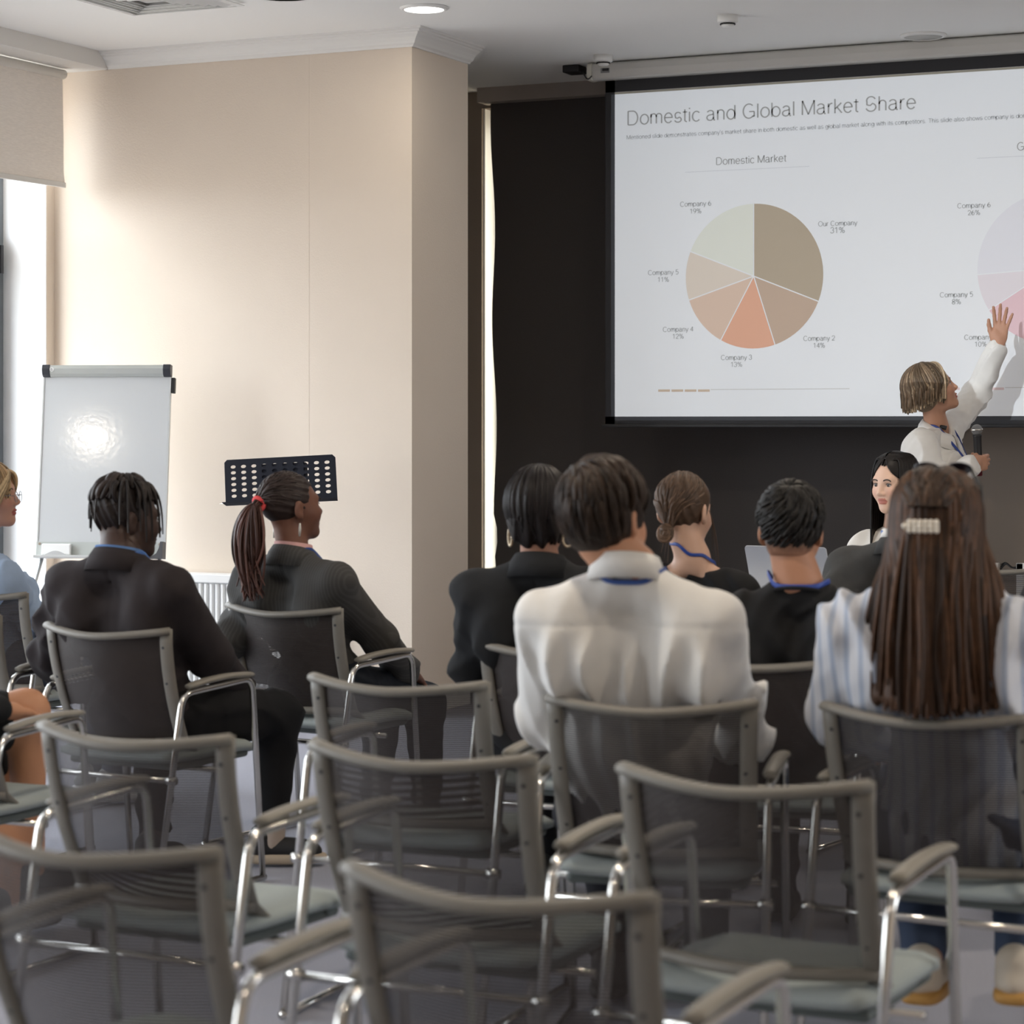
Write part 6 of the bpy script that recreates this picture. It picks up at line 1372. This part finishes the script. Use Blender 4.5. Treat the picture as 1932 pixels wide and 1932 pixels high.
G().lathe([(0.004, 0.012), (0.008, 0.0), (0.006, -0.03), (0.002, -0.034)], 10, tuple(ft+A3([0, 0.006, -0.01]))).mesh('lanyard_clip', M_black, ctx['root'])
trousers(ctx, (0.02, 0.02, 0.025)); [shoe(ctx, q, (0.02, 0.02, 0.02), (0.02, 0.02, 0.02)) for q in 'LR']
G().tube([nb+A3([0.052, 0.030, 0.005]), nb+A3([0.048, 0.060, -0.005])], [0.008, 0.011], 10).mesh('neck_microphone', M_black, ctx['root'])
col = (0.30, 0.225, 0.15)
def bobhang(az): return 0.040
parts = [locks_down(ctx, 240, az=(-142, 142), el0=84, el1=-6, infl=(0.012, 0.024), r=0.0060, col=col, hang=0.088, seed=14, cv=0.45, widen=-0.012),
         locks_down(ctx, 90, az=(-128, 128), el0=84, el1=-4, infl=(0.016, 0.027), r=0.0055, col=(0.14, 0.095, 0.06), hang=0.080, seed=15, cv=0.4)]
P = [bez(H(ctx, (s*0.012, 0.030, 0.128)), H(ctx, (s*0.05, 0.085, 0.125)), H(ctx, (s*(0.088), 0.080-0.004*k, 0.06)), H(ctx, (s*0.083, 0.035-0.004*k, -0.055+0.002*k))) for s in (-1, 1) for k in range(16)]
parts.append(path_locks(P, 0.0055, col, 0.4, 4))
hair_base(ctx, scalp(ctx, 0.011)+[Ell(H(ctx, (0, -0.045, -0.03)), (0.080, 0.060, 0.060), k=0.04)], (0.20, 0.15, 0.10), 0.004, disp=folds(0.003, 3, (90, 140), (1, 0.5, 0)), cut=face_cut(ctx, 0.085, 0.040, -0.085, 0.15), parts=parts)
mic = thing('microphone', 'black handheld microphone with a silver ball grille held by the standing person', 'microphone', MIC1)
zq = Vector(micax).to_track_quat('Z', 'Y'); mic.rotation_euler = zq.to_euler(); LM = (MIC0-MIC1).length
G().lathe([(0.010, -0.012), (0.0155, -0.008), (0.0165, 0.03), (0.0185, LM*0.45), (0.0195, LM-0.034), (0.021, LM-0.030), (0.021, LM-0.022)], 24).mesh('handle', M_black, mic)
G().lathe([(0.0112, -0.0135), (0.0160, -0.0095), (0.0166, 0.012), (0.0168, 0.022)], 24).mesh('end_cap', mat('mic_red', (0.10, 0.006, 0.012), 0.4), mic, label='dark red end of the microphone')
V = G().sphere((0, 0, LM), 0.0262, 24, 16); V.mesh('ball_grille', mat('grille_silver', (0.30, 0.30, 0.30), 0.4, 0.7, var=0.35, vscale=700, bump=0.8, bscale=900), mic)
G().lathe([(0.0268, LM-0.004), (0.0282, LM-0.002), (0.0282, LM+0.002), (0.0268, LM+0.004)], 24).mesh('grille_ring', M_chrome, mic)
# ---------------------------------------------------------------- 12 bare-legged person at the left edge
ctx = person('Q', 0.16, neck=(-235, 1050), psi=42, fem=True, head=(-225, 960), hyaw=0, skin=(0.50, 0.24, 0.13), w=0.16, h=0.008,
             label='seated person at the left edge of whom bare crossed legs and a black dress show',
             pose=pose_px(hipR=(-150, 1400, 6.7), hipL=(-200, 1400, 6.75), kneeR=(48, 1345, 6.75), ankR=(58, 1640, 6.85), kneeL=(10, 1440, 6.95), ankL=(10, 1700, 6.7)))
J = ctx['J']; m = cloth('black_jersey', (0.010, 0.010, 0.011), 0.04)
def mid(a, b, t): return a*(1-t)+b*t
pr = torso(J, 0.014)+arm(J, 'L', 0.014, upto=0.9)+arm(J, 'R', 0.014, upto=0.9)+[Cone(J['hipR'], mid(J['hipR'], J['kneeR'], 0.72), 0.11, 0.088), Cone(J['hipL'], mid(J['hipL'], J['kneeL'], 0.8), 0.11, 0.09), Ell(J['pel'], (0.19, 0.15, 0.12))]
garment(ctx, 'dress', m, pr, 0.011, disp=folds(0.005, 7, (30, 50), (0.5, 0.5, 0.6)))
[shoe(ctx, q, (0.02, 0.02, 0.02), (0.02, 0.02, 0.02)) for q in 'LR']
hair_base(ctx, scalp(ctx, 0.016), (0.03, 0.02, 0.015), cut=face_cut(ctx))
# ---------------------------------------------------------------- 13 dark sleeve at the right edge
p13 = PT(2088, 1062, 7.0); chair_at('U', (p13.x-0.02, p13.y-0.16, 0), 0, 'conference chair beyond the right edge under the person in black')
ctx = person('U', 0.14, neck=(2092, 1078), psi=20, head=(2092, 990), hyaw=0, skin=SK_TAN, w=0.18, h=0.008, label='seated person in black at the right edge of whom only a shoulder shows',
             pose=pose_px(elL=(1985, 1280, 7.0)))
p = blazer(ctx, (0.022, 0.020, 0.022), hemz=0.5, collar=False); trousers(ctx, (0.02, 0.02, 0.02)); [shoe(ctx, q, (0.02, 0.02, 0.02), (0.02, 0.02, 0.02)) for q in 'LR']
hair_base(ctx, scalp(ctx, 0.016), (0.03, 0.02, 0.015), cut=face_cut(ctx))
# ---------------------------------------------------------------- table, laptop and the things beyond it
TZ = 0.74; yfar = PZ(1910, 1133, TZ).y; ynear = yfar-0.72; xa = PZ(1395, 1145, TZ).x-0.5; xb = PZ(1910, 1133, TZ).x+1.0
tb = thing('table', 'long white table in front of the speaker, laptop on it', 'table', ((xa+xb)/2, (yfar+ynear)/2, 0)); hx, hy = (xb-xa)/2, (yfar-ynear)/2
G().box((-hx, -hy, TZ-0.03), (hx, hy, TZ)).mesh('tabletop', mat('table_white', (0.70, 0.69, 0.66), 0.5), tb, smooth=False, bevel=0.004)
for sx2 in (-1, 1):
    for sy in (-1, 1): G().tube([(sx2*(hx-0.06), sy*(hy-0.06), 0), (sx2*(hx-0.06), sy*(hy-0.06), TZ-0.03)], 0.02, 12).mesh('leg', M_metal, tb)
G().box((-hx+0.08, -0.01, 0.35), (hx-0.08, 0.01, TZ-0.03)).mesh('modesty_panel', mat('table_white', (0.7, 0.69, 0.66), 0.5), tb, smooth=False)
lw, lh, ld = 0.34, 0.235, 0.24
lb0 = PZ(1421, 1134, TZ+0.006); lpt = thing('laptop', 'open silver laptop on the white table, back of its lid towards the audience', 'laptop', (lb0.x+lw/2, lb0.y, TZ)); lpt.rotation_euler = (0, 0, math.radians(-3))
Mal = mat('laptop_silver', (0.50, 0.52, 0.57), 0.32, 0.35)
G().box((-lw/2, 0.0, 0.002), (lw/2, ld, 0.017)).mesh('base', Mal, lpt, smooth=False, bevel=0.005)
G().box((-lw/2+0.02, 0.03, 0.017), (lw/2-0.02, 0.13, 0.018)).mesh('keyboard', M_black, lpt, smooth=False)
la = math.radians(24); n_ = 8; rr_ = 0.012
def lid(a, b, d): return (a, -math.sin(la)*b+math.cos(la)*(-d), 0.017+math.cos(la)*b-math.sin(la)*d)
corner = [];
for cx_, cz_, s0 in ((lw/2-rr_, lh-rr_, 0), (-lw/2+rr_, lh-rr_, 90)): corner += [(cx_+rr_*math.cos(math.radians(s0+90*k/n_)), cz_+rr_*math.sin(math.radians(s0+90*k/n_))) for k in range(n_+1)]
poly = corner+[(-lw/2, 0), (lw/2, 0)]
ld_ = G().prism(poly, 0.0, 0.006, lid).mesh('lid', Mal, lpt, smooth=False)
G().prism([(x*0.96, 0.008+z*0.95) for x, z in poly], -0.0008, 0.0, lid).mesh('display', mat('display_dark', (0.02, 0.02, 0.025), 0.15), ld_, smooth=False)
ap_ = []
for k in range(40):
    a = 2*math.pi*k/40; r = 0.021*(1+0.05*math.cos(2*a)); x, z = r*math.cos(a), r*1.05*math.sin(a)
    if z > 0.012 and abs(x) < 0.008: z -= 0.006*(1-abs(x)/0.008)
    if z < -0.012 and abs(x) < 0.005: z += 0.003*(1-abs(x)/0.005)
    if x > 0.014 and abs(z-0.003) < 0.010: x -= 0.007*(1-abs(z-0.003)/0.010)
    ap_.append((x, lh*0.5+z))
Mlogo = mat('logo_pale', (0.62, 0.64, 0.62), 0.25)
G().prism(ap_, 0.006, 0.0066, lid).prism([(0.001, lh*0.5+0.024), (0.006, lh*0.5+0.026), (0.010, lh*0.5+0.034), (0.004, lh*0.5+0.031)], 0.006, 0.0066, lid).mesh('lid_emblem', Mlogo, ld_, smooth=False)
c0 = PZ(1410, 1140, TZ); G().tube(smooth_path([(lb0.x-0.05, lb0.y+0.03, TZ+0.004), (lb0.x+0.05, lb0.y-0.03, TZ+0.004), (lb0.x+0.25, lb0.y-0.02, TZ+0.004), (lb0.x+0.5, lb0.y-0.08, TZ+0.004)]), 0.003, 6)
cab = thing('cable', 'thin black cable lying on the white table beside the laptop', 'cable', (lb0.x, lb0.y, TZ))
G().tube(smooth_path([(-0.02, -0.02, 0.004), (0.05, -0.045, 0.004), (0.20, -0.05, 0.004), (0.42, -0.09, 0.004)]), 0.003, 6).mesh('cord', M_black, cab)
chz = PZ(1878, 1070, 0.83); chair_at('V', (chz.x, chz.y, 0), 3, 'pale conference chair beyond the white table at the right edge')
sb = thing('sideboard', 'low dark ledge along the back wall under the screen', 'sideboard', (-2.6, RY-0.40, 0)); 
G().box((-1.3, -0.16, 0), (1.5, 0.16, 0.66)).mesh('carcass', M_walld, sb, smooth=False)
G().box((-1.32, -0.18, 0.66), (1.52, 0.17, 0.685)).mesh('top_board', M_walld, sb, smooth=False)
q = PZ(1873, 1071, 0.685); yb_ = RY-0.45
def on_ledge(px): return PY(px, 1070, yb_).x
bxx = thing('small_box', 'small white socket box on the ledge above the pale chair', 'box', (on_ledge(1873), yb_, 0.685)); G().box((-0.032, -0.02, 0), (0.032, 0.02, 0.052)).mesh('casing', M_white, bxx, smooth=False, bevel=0.004)
for k in range(3): G().box((-0.02+k*0.015, -0.0215, 0.012), (-0.014+k*0.015, -0.0195, 0.036)).mesh('slot', mat('slot_grey', (0.4, 0.4, 0.38), 0.6), bxx, smooth=False)
cb = thing('cable_bundle', 'dark bundle of cables lying on the ledge right of the socket box', 'cable', (on_ledge(1886), yb_, 0.685))
for k in range(4): G().tube(smooth_path([(0, 0.01*k, 0.012+0.01*k), (0.03, 0.01, 0.045+0.003*k), (0.06, 0.01*k, 0.030), (0.10, -0.01, 0.025+0.005*k)]), 0.003, 8).mesh('cable_strand', M_black, cb)
pf = thing('panel_frame', 'white framed panel standing on the floor at the right edge by the back wall', 'panel', (PY(1919, 1065, RY-0.80).x+0.30, RY-0.80, 0)); zt_ = PY(1919, 1062, RY-0.80).z
G().box((-0.30, -0.01, 0.05), (0.30, 0.01, zt_)).mesh('board', M_trim, pf, smooth=False)
for a in ((-0.30, -0.265, 0.05, zt_), (0.265, 0.30, 0.05, zt_), (-0.30, 0.30, zt_-0.035, zt_), (-0.30, 0.30, 0.05, 0.085)): G().box((a[0], -0.022, a[2]), (a[1], -0.008, a[3])).mesh('frame_rail', M_white, pf, smooth=False, bevel=0.003)
for sx2 in (-0.25, 0.25): G().box((sx2-0.02, -0.12, 0), (sx2+0.02, 0.12, 0.05)).mesh('foot', M_white, pf, smooth=False)
